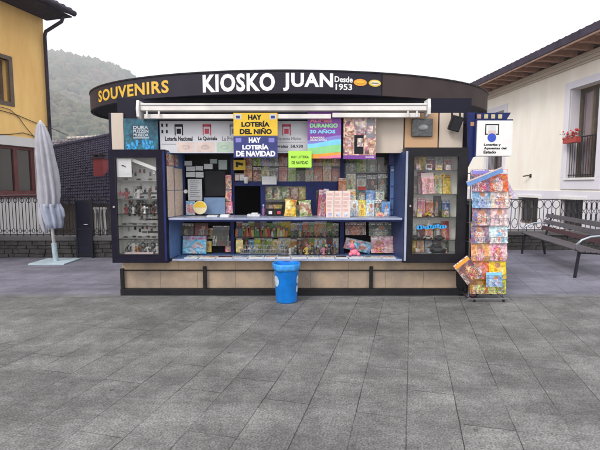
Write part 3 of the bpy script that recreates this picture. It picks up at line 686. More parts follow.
# purple poster
Y = 6.02
o, *b = sheet('poster', 'purple poster with rainbow waves reading 30 años', 'poster', 307.5, 341, 111, 158.5, Y, M['purple'])
for s, w, mat, u1 in (('20-21', .86, M['pink'], .4), ('ALIMES', .76, M['pink'], .72), ('DURANGO', .65, M['green'], .9), ('30 AÑOS', .53, M['cyan'], .83)): txt(s, o, *b, .07, u1, w, w+(.09 if w < .8 else .05), Y, mat, bold=.04)
def wave(o, b, c0, c1, amp, mat, k):
    m = MB(); N = 16; T = []; Bt = []
    for i in range(N+1):
        u = i/N; x = b[0]+(b[1]-b[0])*u
        T.append((x, b[2]+(b[3]-b[2])*(c1 + amp*math.sin(u*3.2+1.5)*-1))); Bt.append((x, b[2]+(b[3]-b[2])*max(.001, c0 + amp*math.sin(u*3.2+1.5)*-1)))
    m.prism(T + Bt[::-1], Y-.0006-.0004*k, Y-.0003-.0004*k); m.build('print', mat, o)
wave(o, b, .33, .44, .05, M['violet'], 1); wave(o, b, .24, .36, .05, M['cyan'], 2); wave(o, b, .1, .26, .035, M['green'], 3); wave(o, b, .001, .11, .02, M['orange'], 4)
wave(o, [b[0]+(b[1]-b[0])*.35, b[1], b[2], b[3]], .001, .06, .02, M['pink'], 6)
txt('DURANGOKO', o, *b, .08, .5, .42, .46, Y-.003, M['letters'], bold=.02); txt('LIBURU AZOKA', o, *b, .08, .58, .37, .41, Y-.003, M['letters'], bold=.02)
# photo poster
o, *b = sheet('poster', 'photo collage poster of people with purple bottom strip', 'poster', 343.5, 376, 117.5, 159, Y+.0, M['p_warm'])
random.seed(3)
k = 0
for u0, u1, w0, w1, mt in ((.04,.33,.55,.97,'p_warm'), (.35,.66,.62,.97,'p_pale'), (.70,.96,.5,.97,'grey_ink'), (.04,.3,.12,.52,'p_warm'), (.33,.62,.12,.58,'ink'), (.66,.96,.12,.46,'p_warm'), (.42,.6,.3,.5,'p_pale'), (.1,.24,.3,.46,'p_pale'), (.74,.9,.62,.8,'p_pale')):
    k += 1; patch(o, *b, u0, u1, w0, w1, Y-.0015*(k//7), M[mt], 'photo')
patch(o, *b, 0, 1, .0, .09, Y, M['purple'], 'strip'); txt('durangoko', o, *b, .68, .95, .02, .07, Y-.003, M['letters'])
o, *b = sheet('notice', 'bright lime green notice hanging below the lottery board', 'notice', 288.5, 311.5, 151, 167.5, 5.985, M['lime'])
txt('HAY LOTERÍA', o, *b, .12, .88, .56, .76, 5.985, M['ink'], bold=.01); txt('DE NAVIDAD', o, *b, .14, .86, .2, .4, 5.985, M['ink'], bold=.01)
# lotteries box sign
Y = 5.93
o = thing('lottery_box_sign', 'white square box sign with a blue dot, projecting at the right end', 'sign', (ax(495, 157, Y), Y, az(157, Y)))
x0, x1, z0, z1 = ax(477, 138, Y), ax(512.5, 138, Y), az(156, Y), az(120.5, Y); b = (x0, x1, z0, z1)
MB().box(x0, x1, Y, Y+.12, z0, z1).build('box', M['white'], o, bevel=.006)
MB().box(x0-.012, x1+.008, Y+.02, Y+.11, z1+.001, z1+.02).build('top_frame', M['blue'], o); MB().box(x0-.02, x0-.002, Y+.02, Y+.11, z0-.01, z1).build('side_frame', M['blue'], o)
for u0, u1, w0, w1, mt in ((.22,.25,.6,.9,'ink'), (.25,.58,.87,.9,'ink'), (.58,.61,.6,.9,'ink'), (.22,.3,.6,.63,'ink'), (.53,.61,.6,.63,'ink'), (.31,.52,.72,.84,'paper_grey'), (.31,.52,.6,.719,'board_pink'), (.32,.51,.56,.6,'red_ink')): patch(o, *b, u0, u1, w0, w1, Y, M[mt], 'logo')
m = MB(); c = Vector((x0+(x1-x0)*.415, 0, z0+(z1-z0)*.52)); m.prism([(c.x+.058*math.cos(a*.2618), c.z+.058*math.sin(a*.2618)) for a in range(24)], Y-.004, Y-.0016); m.build('logo', plain('logo_blue', (.03,.07,.45), .5), o)
for s, w, u1 in (('Loterías y', .27, .68), ('Apuestas del', .17, .84), ('Estado', .07, .55)): txt(s, o, *b, .2, u1, w, w+.085, Y, M['ink'], bold=.04)

# ------------------------------------------------------------------ goods
def ordn(i): return ['first','second','third','fourth','fifth','sixth','seventh','eighth','ninth','tenth','eleventh','twelfth','thirteenth','fourteenth','fifteenth','sixteenth','seventeenth','eighteenth','nineteenth','twentieth'][i]
def mag(x, y, z, w, h, mat, label, name='magazine', cat='magazine', group=None, lean=R(10), yaw=0, roll=0, t=.006, band=None):
    if mat.name.startswith('print_'): mat = bpy.data.materials[mat.name.replace('print_', 'cover_')]
    X = Matrix.Translation((x, y, z)) @ Matrix.Rotation(yaw, 4, 'Z') @ Matrix.Rotation(-lean, 4, 'X') @ Matrix.Rotation(roll, 4, 'Y')
    if band:
        o = thing(name, label, cat, (x, y, z), group)
        m = MB(X); m.card(w, h, t); m.build('cover', mat, o)
        m = MB(X); m.box(-w/2+.006, w/2-.006, -.0012, -.0002, h*.8, h*.95); m.build('title_band', band, o)
        return o
    m = MB(X); m.card(w, h, t); return tag(m.build(name, mat), label, cat, group)
def magpx(p0, p1, q0, q1, Y, mat, label, **k):
    xa_, xb_ = ax(p0, q1, Y), ax(p1, q1, Y); z0, z1 = az(q1, Y), az(q0, Y)
    return mag((xa_+xb_)/2, Y, z0, xb_-xa_, (z1-z0)*1.01, mat, label, **k)
random.seed(11)
# left side wall: ticket papers on the flared panel
def side_pt(s): return Vector((xl0 + (-1.775-xl0)*s + .004, 5.985 + .635*s, 0))
k = 0
for s0, s1, z0, z1, mt, lb in ((.04,.42,1.15,1.52,'paper_peach','tall peach lottery sheet lowest and nearest on the left side panel'), (.46,.92,1.15,1.52,'paper_peach','peach lottery sheet beside the yellow disc on the left side panel'), (.04,.42,1.53,1.86,'paper_peach','peach ticket sheet halfway up the left side panel, nearer one'),
        (.46,.92,1.53,1.84,'paper_peach','peach ticket sheet halfway up the left side panel, farther one'), (.04,.7,1.87,2.03,'p_warm','cream and brown results card topmost on the left side panel')):
    a, c = side_pt(s0), side_pt(s1); m = MB(); nrm = Vector((.004, 0, 0))
    m.face([m.v((p.x+d, p.y, z)) for p, z, d in ((a, z0, 0), (c, z0, 0), (c, z1, 0), (a, z1, 0))]); m.face([m.v((p.x+d, p.y, z)) for p, z, d in ((a, z0, .003), (c, z0, .003), (c, z1, .003), (a, z1, .003))])
    tag(m.build('lottery_sheet', M[mt]), lb, 'sheet', 'lottery sheets on the left side panel')
# right side: blue notices facing the front
o, *b = sheet('opening_notice', 'tall blue notice with paler printed fields beside the right cabinet', 'notice', 390, 397.5, 166, 215, 6.45, M['blue2'])
for w in (.93, .6, .35, .12): patch(o, *b, .1, .9, w-.03, w, 6.45, M['navy_card'] if w < .9 else M['board'])
lone('blue_sticker', 'dark blue sticker with pale marks over the tall blue notice', 'sticker', 389, 399, 150, 165, 6.44, M['navy_card'])
# notices stuck in the dark left window
nt = [(184.5,192,161,165.5,'small white card top left in the dark window'), (186,195,166.5,171,'white card under the top left card in the dark window'), (195.5,203,166,170.5,'white card right of the under-left card in the dark window'), (186,195,172,177,'white card lowest at the left of the dark window'), (195.5,203.5,172,177.5,'white card lowest beside it, above the long notice'),
      (204,212.5,164,169,'white card in the middle of the dark window'), (210,217,159,163.5,'pale green card at the top of the dark window'), (218.5,227,160,169.5,'large pale green card at the top right of the dark window')]
for i, (a, c, q0, q1, lb) in enumerate(nt):
    lone('notice_card', lb, 'card', a, c, q0, q1, 6.59, M['paper_grey'] if i < 6 else plain('pale_green_card', (.38,.45,.43), .6), group='small cards in the dark window', rot=R(random.uniform(-2, 2)), t=.003)
o, *b = sheet('notice', 'long grey printed notice with lines of text in the dark window', 'notice', 188, 202, 179, 200.5, 6.585, M['paper_grey'], t=.003)
for i in range(9): patch(o, *b, .15, random.uniform(.6, .9), .9-i*.09, .925-i*.09, 6.585, M['grey_ink'], 'text_line')
MB(Matrix.Translation(at(185.6, 191.5, 6.57))).tube([(0, 0, 0), (0, .01, 0)], .03, 16).build('cash_knob', M['white']); tag(bpy.data.objects['cash_knob'], 'small round white disc beside the long grey notice', 'disc')
dsk = thing('round_sign', 'round yellow and cream sign standing on the counter at left', 'round sign', at(200, 215, 6.4))
c = at(200, 207.5, 6.4); MB().prism([(c.x+.10*math.cos(a*.1963), c.z+.10*math.sin(a*.1963)) for a in range(32)], 6.4, 6.412).build('disc', plain('cream_disc', (.72,.62,.38), .5), dsk)
MB().prism([(c.x+.085*math.cos(a*.19635), c.z+.085*math.sin(a*.19635)) for a in range(17)], 6.396, 6.3995).build('print', M['yellow'], dsk)
lone('blue_box', 'slate blue display card with pale figure leaning on the dark window', 'card', 204, 225, 197.5, 214, 6.5, plain('slate_card', (.14,.22,.36), .6), t=.02)
lone('blue_card', 'pale blue leaflet behind the round yellow sign', 'leaflet', 186, 195, 201, 215, 6.48, M['p_sky'])
m = MB(); c = at(217, 216, 6.3); m.box(c.x-.13, c.x+.02, 6.2, 6.35, CZ+.001, CZ+.02); tag(m.build('leaflet_stack', M['paper_grey']), 'low stack of pale leaflets lying on the counter before the slate card', 'leaflets')
m = MB(); c = at(222, 216, 6.3); m.box(c.x+.0, c.x+.12, 6.15, 6.3, CZ+.001, CZ+.035); tag(m.build('leaflet_stack', M['paper']), 'white stack of papers lying on the counter by the pink strip', 'leaflets')
o, *b = sheet('dark_poster', 'plain near black poster pinned in the dark window above the slate card', 'poster', 205, 225, 171, 196, 6.6, M['black'], t=.002)
# red/pink strip of cards beside hatch
for i, (q0, q1) in enumerate(((175, 189), (189.5, 201), (201.5, 213.5))):
    lone('hanging_card', '%s red and pink card hanging beside the serving hatch' % ['topmost', 'middle', 'lowest'][i], 'card', 225.5, 231.5 + (i == 2), q0, q1, 6.56, M['p_pink'], group='red and pink cards beside the hatch', rot=R((-1, 3, -2)[i]))
# small things on the counter by the hatch
m = MB(); c = at(253, 216, 6.35); m.box(c.x-.08, c.x+.1, 6.3, 6.45, CZ+.001, CZ+.03); m.box(c.x-.02, c.x+.07, 6.33, 6.42, CZ+.031, CZ+.05)
tag(m.build('receipt_tray', M['paper_grey']), 'small white tray on the counter in front of the black hatch', 'tray')
bt = thing('bottle', 'small bottle with pale blue cap standing right of the hatch', 'bottle', at(264, 216, 6.42))
c = at(263.5, 215.5, 6.42); c.z = CZ+.001
MB().lathe([(.022,0),(.024,.01),(.024,.09),(.012,.12),(.011,.14)], c, 12).build('body', plain('bottle_purple', (.2,.1,.25), .3), bt, smooth=True); MB().lathe([(.014,.141),(.014,.17)], c, 10).build('cap', plain('cap_blue', (.35,.5,.65), .4), bt)
for i, (px, mt, lb) in enumerate(((270.5, 'paper', 'small black box with white label right of the bottle'), (279, 'red_ink', 'small dark red box right of the white labelled box'))):
    c = at(px, 216, 6.4); o = thing('small_box', lb, 'box', (c.x, 6.4, CZ+.001)); MB().box(c.x-.06, c.x+.06, 6.38, 6.45, CZ+.001, CZ+.11).build('carton', M['black'], o, bevel=.003)
    MB().box(c.x-.025, c.x+.025, 6.376, 6.379, CZ+.03, CZ+.075).build('print', M[mt], o)
# snack bags
def bag(px, q, w, h, Y, mat, label, tilt=0, group=None, panel_mat=None):
    c = at(px, q, Y); X = Matrix.Translation(c) @ Matrix.Rotation(tilt, 4, 'Y') @ Matrix.Rotation(R(-8), 4, 'X')
    o = thing('snack_bag', label, 'snack bag', c, group)
    m = MB(X); N, K = 10, 12; fr_, bk_ = [], []
    for i in range(N+1):
        a, b_ = [], []
        for j in range(K+1):
            u = i/N*2-1; v = j/K; pinch = 1 - .10*math.sin(v*math.pi); puff = max(0, (1-u*u))**.6 * max(0, math.sin(v*math.pi))**.55 * .04
            wr = noise.noise(Vector((u*3+px, v*4, 1.3)))*.006 * (1 if 0 < j < K else 0)
            a.append(m.v((u*w/2*pinch, -puff+wr, v*h))); b_.append(m.v((u*w/2*pinch, puff*.7+.001, v*h)))
        fr_.append(a); bk_.append(b_)
    for i in range(N):
        for j in range(K):
            m.face([fr_[i][j], fr_[i+1][j], fr_[i+1][j+1], fr_[i][j+1]]); m.face([bk_[i][j], bk_[i][j+1], bk_[i+1][j+1], bk_[i+1][j]])
    m.build('foil', mat, o, smooth=True)
    m = MB(X)
    for k_ in (-.001, h-.022): m.box(-w/2*.99, w/2*.99, -.004, .004, k_, k_+.022)
    m.build('seal', panel_mat or mat, o); return o
bag(290, 216, .175, .24, 6.3, M['p_gold'], 'bright yellow snack bag standing on the counter', R(4), 'snack bags', M['yellow'])
bag(306, 216, .185, .23, 6.3, M['p_green'], 'green and yellow snack bag standing right of the bright yellow one', R(-5), 'snack bags', plain('seal_green', (.3,.38,.08), .4))
bn = ['brown','yellow','green and white','olive','green']
for r_, (q, n_, h_) in enumerate(((217, 5, .19), (199.5, 5, .2))):
    for i in range(n_):
        if r_ == 0 and i in (2,): continue
        bag(269 + i*8.6, q, .135, h_, 6.68, M[('p_green', 'p_gold', 'p_green', 'p_green', 'p_green')[(i+r_*2) % 5]] if (i+r_) % 4 else M['p_warm'], '%s snack bag in the %s row behind the glass' % (ordn(i), ('lower', 'upper')[r_]), R(random.uniform(-4, 4)), 'snack bags behind the glass')
MB().box(wx(265.5), wx(306), 6.64, 6.9, az(200.5, 6.7)-.01, az(200.5, 6.7)).build('display_shelf', M['shelf_glass'], kiosk)
# magazines above the rail
seq = ['dark','warm','warm','green','grey','warm','green','dark','grey','warm','warm','warm']
for i in range(12):
    a = 235 + i*8.8; lb = '%s magazine from the left in the row above the blue rail' % ordn(i)
    if i == 0: magpx(234.5, 243.5, 173, 181, 6.7, M['p_dark'], 'black magazine with pale strip at the left end above the blue rail', group='magazines above the blue rail'); continue
    magpx(a, a+8.2, 167+random.uniform(-1.5, 1.5), 181.3, 6.665, M['p_'+seq[i]], lb, group='magazines above the blue rail', lean=R(6))
for i in range(12):
    a = 235 + i*8.8
    if i == 0: continue
    magpx(a, a+8.4, 150, 166, 6.7, M['p_'+['grey','warm','green','mixed'][i % 4]], '%s magazine from the left in the topmost row, partly behind the signs' % ordn(i), group='magazines in the topmost row', lean=0)
o = lone('yellow_card', 'yellow card with a dark pistol shape at the top left of the window', 'card', 233.5, 245.5, 160, 170, 6.57, M['yellow'])
m = MB(); c = at(239.5, 165, 6.566); X = Matrix.Translation(c) @ Matrix.Rotation(R(12), 4, 'Y'); m2 = MB(X); m2.box(-.06, .05, -.003, 0, 0, .035); m2.box(-.05, -.02, -.003, 0, -.04, 0); m.bm.free(); q = m2.build('print', M['ink'], None); q.parent = o; q.location = q.location - o.location
lone('price_card', 'white rectangular card stuck over the blue rail', 'card', 262, 276.5, 176.5, 184.5, 6.55, M['paper'])
for i, (p0, p1) in enumerate(((235, 239), (239.5, 244))): lone('small_card', '%s small pale card at the left end of the blue rail' % ('cream', 'white')[i], 'card', p0, p1, 174.8, 180.5, 6.585, M['board_pink'] if i == 0 else M['paper'])
cup = thing('cup', 'white paper cup hanging at the left end of the blue rail', 'cup', at(246, 183, 6.54)); MB().lathe([(.026,0),(.042,.085),(.044,.09)], at(246, 183.5, 6.54), 14).build('body', M['paper'], cup, smooth=True)
MB().lathe([(.046,.0905),(.046,.097)], at(246, 183.5, 6.54), 14).build('rim', M['white'], cup)
# stacks of books right of snacks and cream price boards
for i in range(2): magpx(317+i*4.5, 322.5+i*4.5, 189.5-i*1, 216, 6.45-i*.06, M['p_pink'], '%s red and pink book leaning left of the cream boards' % ('left', 'right')[i], t=.02, group='red books left of the cream boards', roll=R(5))
magpx(315, 327, 186, 192, 6.66, M['p_green'], 'green topped magazine behind the red books')
for i in range(3):
    a = 326+i*8.1; c0 = at(a, 216.5, 6.12); x0, x1 = ax(a, 216, 6.12), ax(a+7.7, 216, 6.12)
    o = thing('cream_board', '%s cream card of small prices standing on the counter' % ('left', 'middle', 'right')[i], 'price card', ((x0+x1)/2, 6.12, CZ+.001), 'cream cards on the counter')
    MB().box(x0, x1, 6.12, 6.128, CZ+.001, CZ+.375).build('card', plain('cream_card', (.74,.6,.54), .6), o)
    m = MB()
    for k_ in range(5): m.box(x0+.014, x1-.014 - random.uniform(0, .03), 6.1175, 6.1195, CZ+.09+k_*.055, CZ+.12+k_*.055)
    m.build('print', plain('card_print', (.66,.42,.40), .6), o); MB().box(x0+.03, x1-.03, 6.1175, 6.1195, CZ+.015, CZ+.065).build('picture', M['p_blue'], o)
# right window: grey magazines, cards in the front
pal = ['grey','green','grey','dark','grey','grey']
n_ = 0
for r_, (q0, q1) in enumerate(((157, 171.6), (173.5, 195.6), (198, 216))):
    for i in range(4):
        a = 346+i*10.6; magpx(a, a+9.8, q0+random.uniform(0, 2), q1, 6.66, M['p_'+pal[(i+r_) % 6]], '%s magazine from the left in the %s row of the right window' % (ordn(i), ('top', 'middle', 'bottom')[r_]), group='magazines in the right window', lean=R(5)); n_ += 1
magpx(338.5, 346, 178, 192.5, 6.52, M['p_warm'], 'orange and red magazine hanging on the blue post right of centre')
for i in range(5):
    a = 350+i*8; magpx(a, a+8.4, 201+random.uniform(-1.5, 1), 216, 6.35+.02*(i % 2), M['p_'+['sky','gold','sky','grey','blue'][i]] if i != 3 else M['p_grey'], '%s pack of trading cards from the left on the counter at right' % ordn(i), name='card_pack', cat='card pack', group='packs of cards on the counter', t=.03)
for i in range(4):
    a = 347+i*9.5; magpx(a, a+8.8, 190+random.uniform(-1, 1), 200, 6.45, M['p_'+['sky','grey','blue','grey'][i]], '%s pack of the raised row behind the card packs' % ordn(i), name='card_pack', cat='card pack', group='raised row of packs', t=.02)
lone('red_packet', 'red packet lying on top of the raised row of packs', 'packet', 358, 366, 186.5, 190, 6.4, CAND[0], t=.03)
lone('pink_card', 'pale pink card with red letters at the counter front', 'card', 376, 388, 212.5, 216.5, 6.15, M['p_pink'], t=.01)
# lower display, left bay
magpx(182, 193.5, 223.5, 235.5, 6.5, M['p_dark'], 'left dark comic at the top of the lower left bay', group='dark comics in the lower left bay'); magpx(194.5, 208, 223, 235.5, 6.5, M['p_dark'], 'right dark comic at the top of the lower left bay', group='dark comics in the lower left bay')
gb = magpx(182.5, 206, 236.5, 253.5, 6.4, M['p_sky'], 'light blue boxed toy in the lower left bay', name='toy_box', cat='toy box', t=.06)
magpx(212.5, 229, 226, 246, 6.45, M['p_dark'], 'black book with red lettering in the lower left bay', name='book', cat='book', band=M['gunmetal'])
m = MB(); 
MB().box(ax(182, 237, 6.5), ax(209, 237, 6.5), 6.46, 6.6, az(236, 6.46)-.012, az(236, 6.46)).build('small_shelf', M['blue'], kiosk)
# lower display, centre bay: upper row of small bright toys
random.seed(5)
for i in range(19):
    c = at(236.5 + i*2.75, 237, 6.45); c.z = LS+.001; hh = random.uniform(.12, .21); ci = [1,4,2,0,1,0,3,2,2,0,2,1,0,5,2,3,5,3,1][i]
    o = thing('toy_pack', '%s small %s toy pack from the left on the middle shelf' % (ordn(i), CN[ci]), 'toy pack', c, 'toy packs on the middle shelf')
    X = Matrix.Translation(c) @ Matrix.Rotation(R(random.uniform(-10, 10)), 4, 'Y')
    m = MB(X); m.box(-.019, .019, -.01, .012, 0, hh*.65); m.build('pack', CAND[ci], o); m = MB(X); m.ball((0, -.002, hh*.65+.02), .021, 1); m.build('toy_head', CAND[(ci+3) % 7], o, smooth=True)
def figure(c, s, mat, label, group, head=None):
    o = thing('figurine', label, 'figurine', c, group)
    MB().lathe([(.03*s,0),(.032*s,.008*s),(.012*s,.02*s),(.022*s,.05*s),(.026*s,.075*s),(.01*s,.095*s)], c, 10, sy=.7).build('body', mat, o, smooth=True)
    m = MB(); m.ball(c+Vector((0, 0, .115*s)), .02*s, 1); m.build('head', head or mat, o, smooth=True)
    if s < 1.05: return o
    MB().tube([c+Vector((-.024*s,0,.07*s)), c+Vector((-.04*s,-.01*s,.045*s)), c+Vector((-.03*s,-.02*s,.03*s))], .007*s, 6).build('arm', mat, o); m = MB(); m.tube([c+Vector((.024*s,0,.07*s)), c+Vector((.042*s,-.01*s,.06*s)), c+Vector((.045*s,-.02*s,.09*s))], .007*s, 6); m.build('arm', mat, o)
    return o
for i in range(12):
    c = at(292 + i*4.1, 237, 6.45); c.z = LS+.001; ci = (2, 5, 3, 5, 0, 5, 1, 5, 6, 5, 2, 3)[i]
    figure(c, random.uniform(.55, 1.0), (CAND[ci], M['gunmetal'])[i % 2], '%s figurine from the left on the middle shelf' % ordn(i), 'figurines on the middle shelf', CAND[5])
for i in range(4):   # wire baskets under the shelf
    c = at(246 + i*12.2, 250, 6.42); w = .085; z0 = LZ+.03; z1 = LZ+.15
    o = thing('wire_basket', '%s wire basket from the left under the middle shelf' % ordn(i), 'basket', (c.x, 6.42, z0), 'wire baskets under the middle shelf')
    m = MB()
    for z in (z0, (z0+z1)/2, z1):
        for a, b_ in (((-w, -.06), (w, -.06)), ((w, -.06), (w, .06)), ((w, .06), (-w, .06)), ((-w, .06), (-w, -.06))): m.bar((c.x+a[0], 6.42+a[1], z), (c.x+b_[0], 6.42+b_[1], z), .005)
    for k_ in range(7): m.bar((c.x-w+2*w*k_/6, 6.36, z0), (c.x-w+2*w*k_/6, 6.36, z1), .003)
    m.build('wires', M['steel'], o)
    m = MB(); 
    for k_ in range(8): m.ball((c.x+random.uniform(-.06, .06), 6.42+random.uniform(-.03, .03), z0+.03+random.uniform(0, .05)), random.uniform(.018, .028), 1)
    m.build('contents', M['p_grey'], o)
for i in range(9):
    c = at(290 + i*5.6, 251, 6.38); c.z = LZ+.012 + .0; ci = (5, 2, 4, 3, 5, 2, 6, 1, 1)[i]
    figure(c, random.uniform(.7, 1.35), (CAND[ci], M['gunmetal'], M['brown_frame'])[i % 3], '%s figurine from the left on the bottom shelf' % ordn(i), 'figurines on the bottom shelf', CAND[(ci+3) % 7])
lone('orange_toy_card', 'orange card at the left end of the bottom shelf', 'card', 236, 243, 240, 252, 6.4, M['p_gold'])
# lower display, right bay
magpx(345.5, 366, 222.5, 235, 6.5, M['p_warm'], 'orange and green children\'s book at the top of the lower right bay', name='book', cat='book')
magpx(369, 394, 222.5, 236, 6.5, M['p_grey'], 'grey magazine at the top of the lower right bay')
magpx(371, 394, 236.5, 253, 6.4, M['p_pink'], 'pink and silver magazine in the lower right bay')
X = Matrix.Translation(at(358, 246, 6.4)) @ Matrix.Rotation(R(12), 4, 'Y') @ Matrix.Rotation(R(25), 4, 'X')
m = MB(X); m.box(-.2, .2, 0, .03, -.09, .09); tag(m.build('toy_box', M['p_sky']), 'pale blue unicorn toy box lying askew in the lower right bay', 'toy box')
pl = thing('plush_toy', 'pink plush unicorn sitting on the lower shelf at right', 'plush toy', at(355, 252, 6.25)); c = at(354, 251, 6.25); c.z = LZ+.012
m = MB(); m.ball(c+Vector((0, 0, .06)), .062, 2, .85); m.ball(c+Vector((-.055, -.03, .03)), .032, 1); m.ball(c+Vector((.06, -.03, .03)), .032, 1); m.build('body', M['pink'], pl, smooth=True)
m = MB(); m.ball(c+Vector((-.03, -.03, .15)), .045, 2); m.ball(c+Vector((-.055, -.06, .14)), .024, 1); m.build('head', M['pink'], pl, smooth=True)
m = MB(); m.tube([c+Vector((-.03,-.03,.19)), c+Vector((-.035,-.04,.245))], [.012, .001], 8); m.build('horn', M['yellow'], pl); m = MB(); m.tube([c+Vector((.0,-.02,.19)), c+Vector((.03,0,.14)), c+Vector((.04,.01,.08))], [.02,.024,.01], 8); m.build('mane', M['cyan'], pl, smooth=True)
random.seed(77)
for r_, (q, n_, z_, hh) in enumerate(((237, 17, LS+.001, .25), (252, 17, LZ+.002, .27))):
    for i in range(n_):
        x = ax(236.5, q, 6.56) + (ax(338.5, q, 6.56)-ax(236.5, q, 6.56))*(i+.5)/n_
        mag(x, 6.575 - .012*(i % 2), z_, .096, hh*random.uniform(.75, 1.0), M['p_'+random.choice(['green','grey','warm','gold','dark','green','sky'])], '%s hanging card from the left behind the goods, %s of the centre bay' % (ordn(i), ('upper row', 'lower row')[r_]), name='goods_card', cat='card', group='goods cards in the centre bay', lean=R(1), t=.004)
for i in range(7):
    x = ax(284+i*8.2, 250, 6.47); hh = random.uniform(.08, .15); o = thing('goods_box', '%s small box from the left on the bottom shelf, behind the figurines' % ordn(i), 'box', (x, 6.47, LZ+.001), 'small boxes on the bottom shelf')
    m = MB(); m.box(x-.035, x+.035, 6.46, 6.52, LZ+.001, LZ+hh); m.build('carton', M['p_'+['grey','green','dark','warm','grey','gold','dark'][i]], o); m = MB(); m.box(x-.025, x+.025, 6.457, 6.4595, LZ+.02, LZ+hh*.8); m.build('picture', M['p_'+['warm','pale','green','grey','sky','dark','pink'][i]], o)
for i, (px, q, mt) in enumerate(((210, 237, 'green'), (186, 246, 'dark'), (208, 250, 'gold'), (228.5, 250, 'warm'))): magpx(px-3.5, px+3.5, q-9, q+2, 6.56-.02*i, M['p_'+mt], 'small %s card standing in the lower left bay' % ('green', 'dark', 'yellow', 'orange')[i], name='goods_card', cat='card')
# newspapers flat on the lower shelf
x = ax(185, 256, 6.1); i = 0; random.seed(9)
while x < 1.27:
    w = random.uniform(.15, .24); h = random.uniform(.006, .02)
    X = Matrix.Translation((x+w/2, 6.13, LZ+.002)) @ Matrix.Rotation(R(random.uniform(-6, 6)), 4, 'Z')
    o = thing('newspaper', '%s newspaper from the left lying flat on the lower shelf' % ordn(i), 'newspaper', (x+w/2, 6.13, LZ+.002), 'newspapers on the lower shelf')
    m = MB(X); m.box(-w/2, w/2, -.08, .14, 0, h); m.build('pages', M['paper'] if i % 3 else M['paper_grey'], o)
    m = MB(X); m.box(-w/2+.012, w/2-.012, .0, .12, h+.0006, h+.0016); m.build('picture', M['p_'+('grey', 'warm', 'dark', 'blue')[i % 4]], o)
    x += w+.012; i += 1

# left cabinet: knives and trinkets
def knife(c, L, label, group, ang=0, mat=None):
    o = thing('knife', label, 'knife', c, group); X = Matrix.Translation(c) @ Matrix.Rotation(ang, 4, 'Z') @ Matrix.Rotation(R(12), 4, 'X')
    m = MB(X); m.prism([(0,0),(L*.5,0),(L*.56,.012),(L*.5,.017),(0,.02)], -.002, .002); m.build('blade', M['steel'], o)
    m = MB(X); m.prism([(-L*.42,.002),(-L*.2,-.003),(0,0),(0,.02),(-L*.25,.024),(-L*.4,.018)], -.006, .006); m.build('handle', mat or M['black'], o)
floors = lz + [lb0]
random.seed(21)
fl_names = ['top','second','third','fourth','fifth','lowest']
for r_, z in enumerate(floors):
    n_ = (3, 6, 9, 7, 5, 7)[r_]; xw = lx1-lx0-.08
    for i in range(n_):
        x = lx0+.04+xw*(i+.5)/n_; c = Vector((x, 6.10+random.uniform(0, .06), z+.002)); lab = '%s shelf of the left cabinet, %s from the left' % (fl_names[r_], ordn(i))
        if r_ in (0, 3, 4) or (r_ == 1 and i % 2): knife(c+Vector((0, 0, .012)), .15, 'dark handled knife on the ' + lab, 'knives in the left cabinet', mat=M['black'] if i % 2 else M['brown_frame']); 
        elif r_ == 5: figure(c, 1.1+.5*(i % 2), (M['gunmetal'], CAND[5], CAND[1], M['gunmetal'], CAND[5])[i % 5], 'figurine on the ' + lab, 'figurines in the left cabinet', CAND[5])
        else: figure(c, random.uniform(1.0, 1.7), (CAND[0], M['gunmetal'], CAND[5], M['black'], M['brown_frame'], M['steel'], M['gunmetal'])[i % 7], 'small figurine on the ' + lab, 'figurines in the left cabinet', M['gunmetal'])
for r_ in (1, 2, 3, 4):   # swords hung across the back
    z = floors[r_]+.07; x = lx0+.12+.03*r_
    o = thing('sword', 'long dark sword hung behind the %s shelf of the left cabinet' % fl_names[r_], 'sword', (x, 6.25, z), 'swords in the left cabinet')
    MB().box(x+.09, x+.36, 6.25, 6.256, z, z+.02).build('scabbard', M['black'], o); MB().box(x, x+.08, 6.247, 6.259, z-.002, z+.022).build('grip', M['gunmetal'], o); MB().box(x+.081, x+.089, 6.24, 6.265, z-.012, z+.032).build('guard', M['steel'], o)
random.seed(31)
for r_ in range(5):   # pocket things pinned to the back
    for i in range(8):
        x = lx0+.06+.063*i + random.uniform(-.02, .02); z = floors[r_] + random.uniform(.1, .17); o = thing('keyring', '%s keyring from the left pinned above the %s shelf in the left cabinet' % (ordn(i), fl_names[r_]), 'keyring', (x, 6.26, z), 'keyrings in the left cabinet')
        m = MB(); m.ring((x, 6.262, z+.03), .016, .003, 10); m.build('loop', M['steel'], o); MB().box(x-.014, x+.014, 6.255, 6.265, z-.035, z+.014).build('fob', (M['black'], M['gunmetal'], CAND[0], M['black'], M['steel'], M['brown_frame'], M['black'])[(i*3+r_) % 7], o, bevel=.003)
o, *b = sheet('notice', 'white notice with a small dark drawing in the left cabinet', 'notice', 116.8, 131.5, 158.5, 177, 6.0, M['paper'], t=.002)
m = MB(); c = at(124, 166, 5.998); m.prism([(c.x-.035, c.z+.01), (c.x-.01, c.z+.012), (c.x+.03, c.z-.012), (c.x+.022, c.z-.02), (c.x-.01, c.z-.004), (c.x-.03, c.z-.004)], 5.997, 5.9995); m.build('print', M['ink'], o)
for i in range(3): patch(o, *b, .15, .85, .28-i*.08, .3-i*.08, 6.0, M['paper_grey'], 'text_line')
m = MB(); m.bar(at(130, 159, 6.03), at(157, 169.5, 6.03), .045, .006, (0, 1, 0)); 
tag(m.build('white_strip', M['white']), 'slanting white strip behind the glass at the top of the left cabinet', 'strip')
m = MB(); c = at(139, 252.5, 6.05); m.box(c.x-.2, c.x+.2, 6.04, 6.07, lb0, lb0+.025); tag(m.build('price_rail', plain('pale_pink_strip', (.6,.48,.47), .5)), 'pale pink price strip lying at the bottom of the left cabinet', 'price strip')
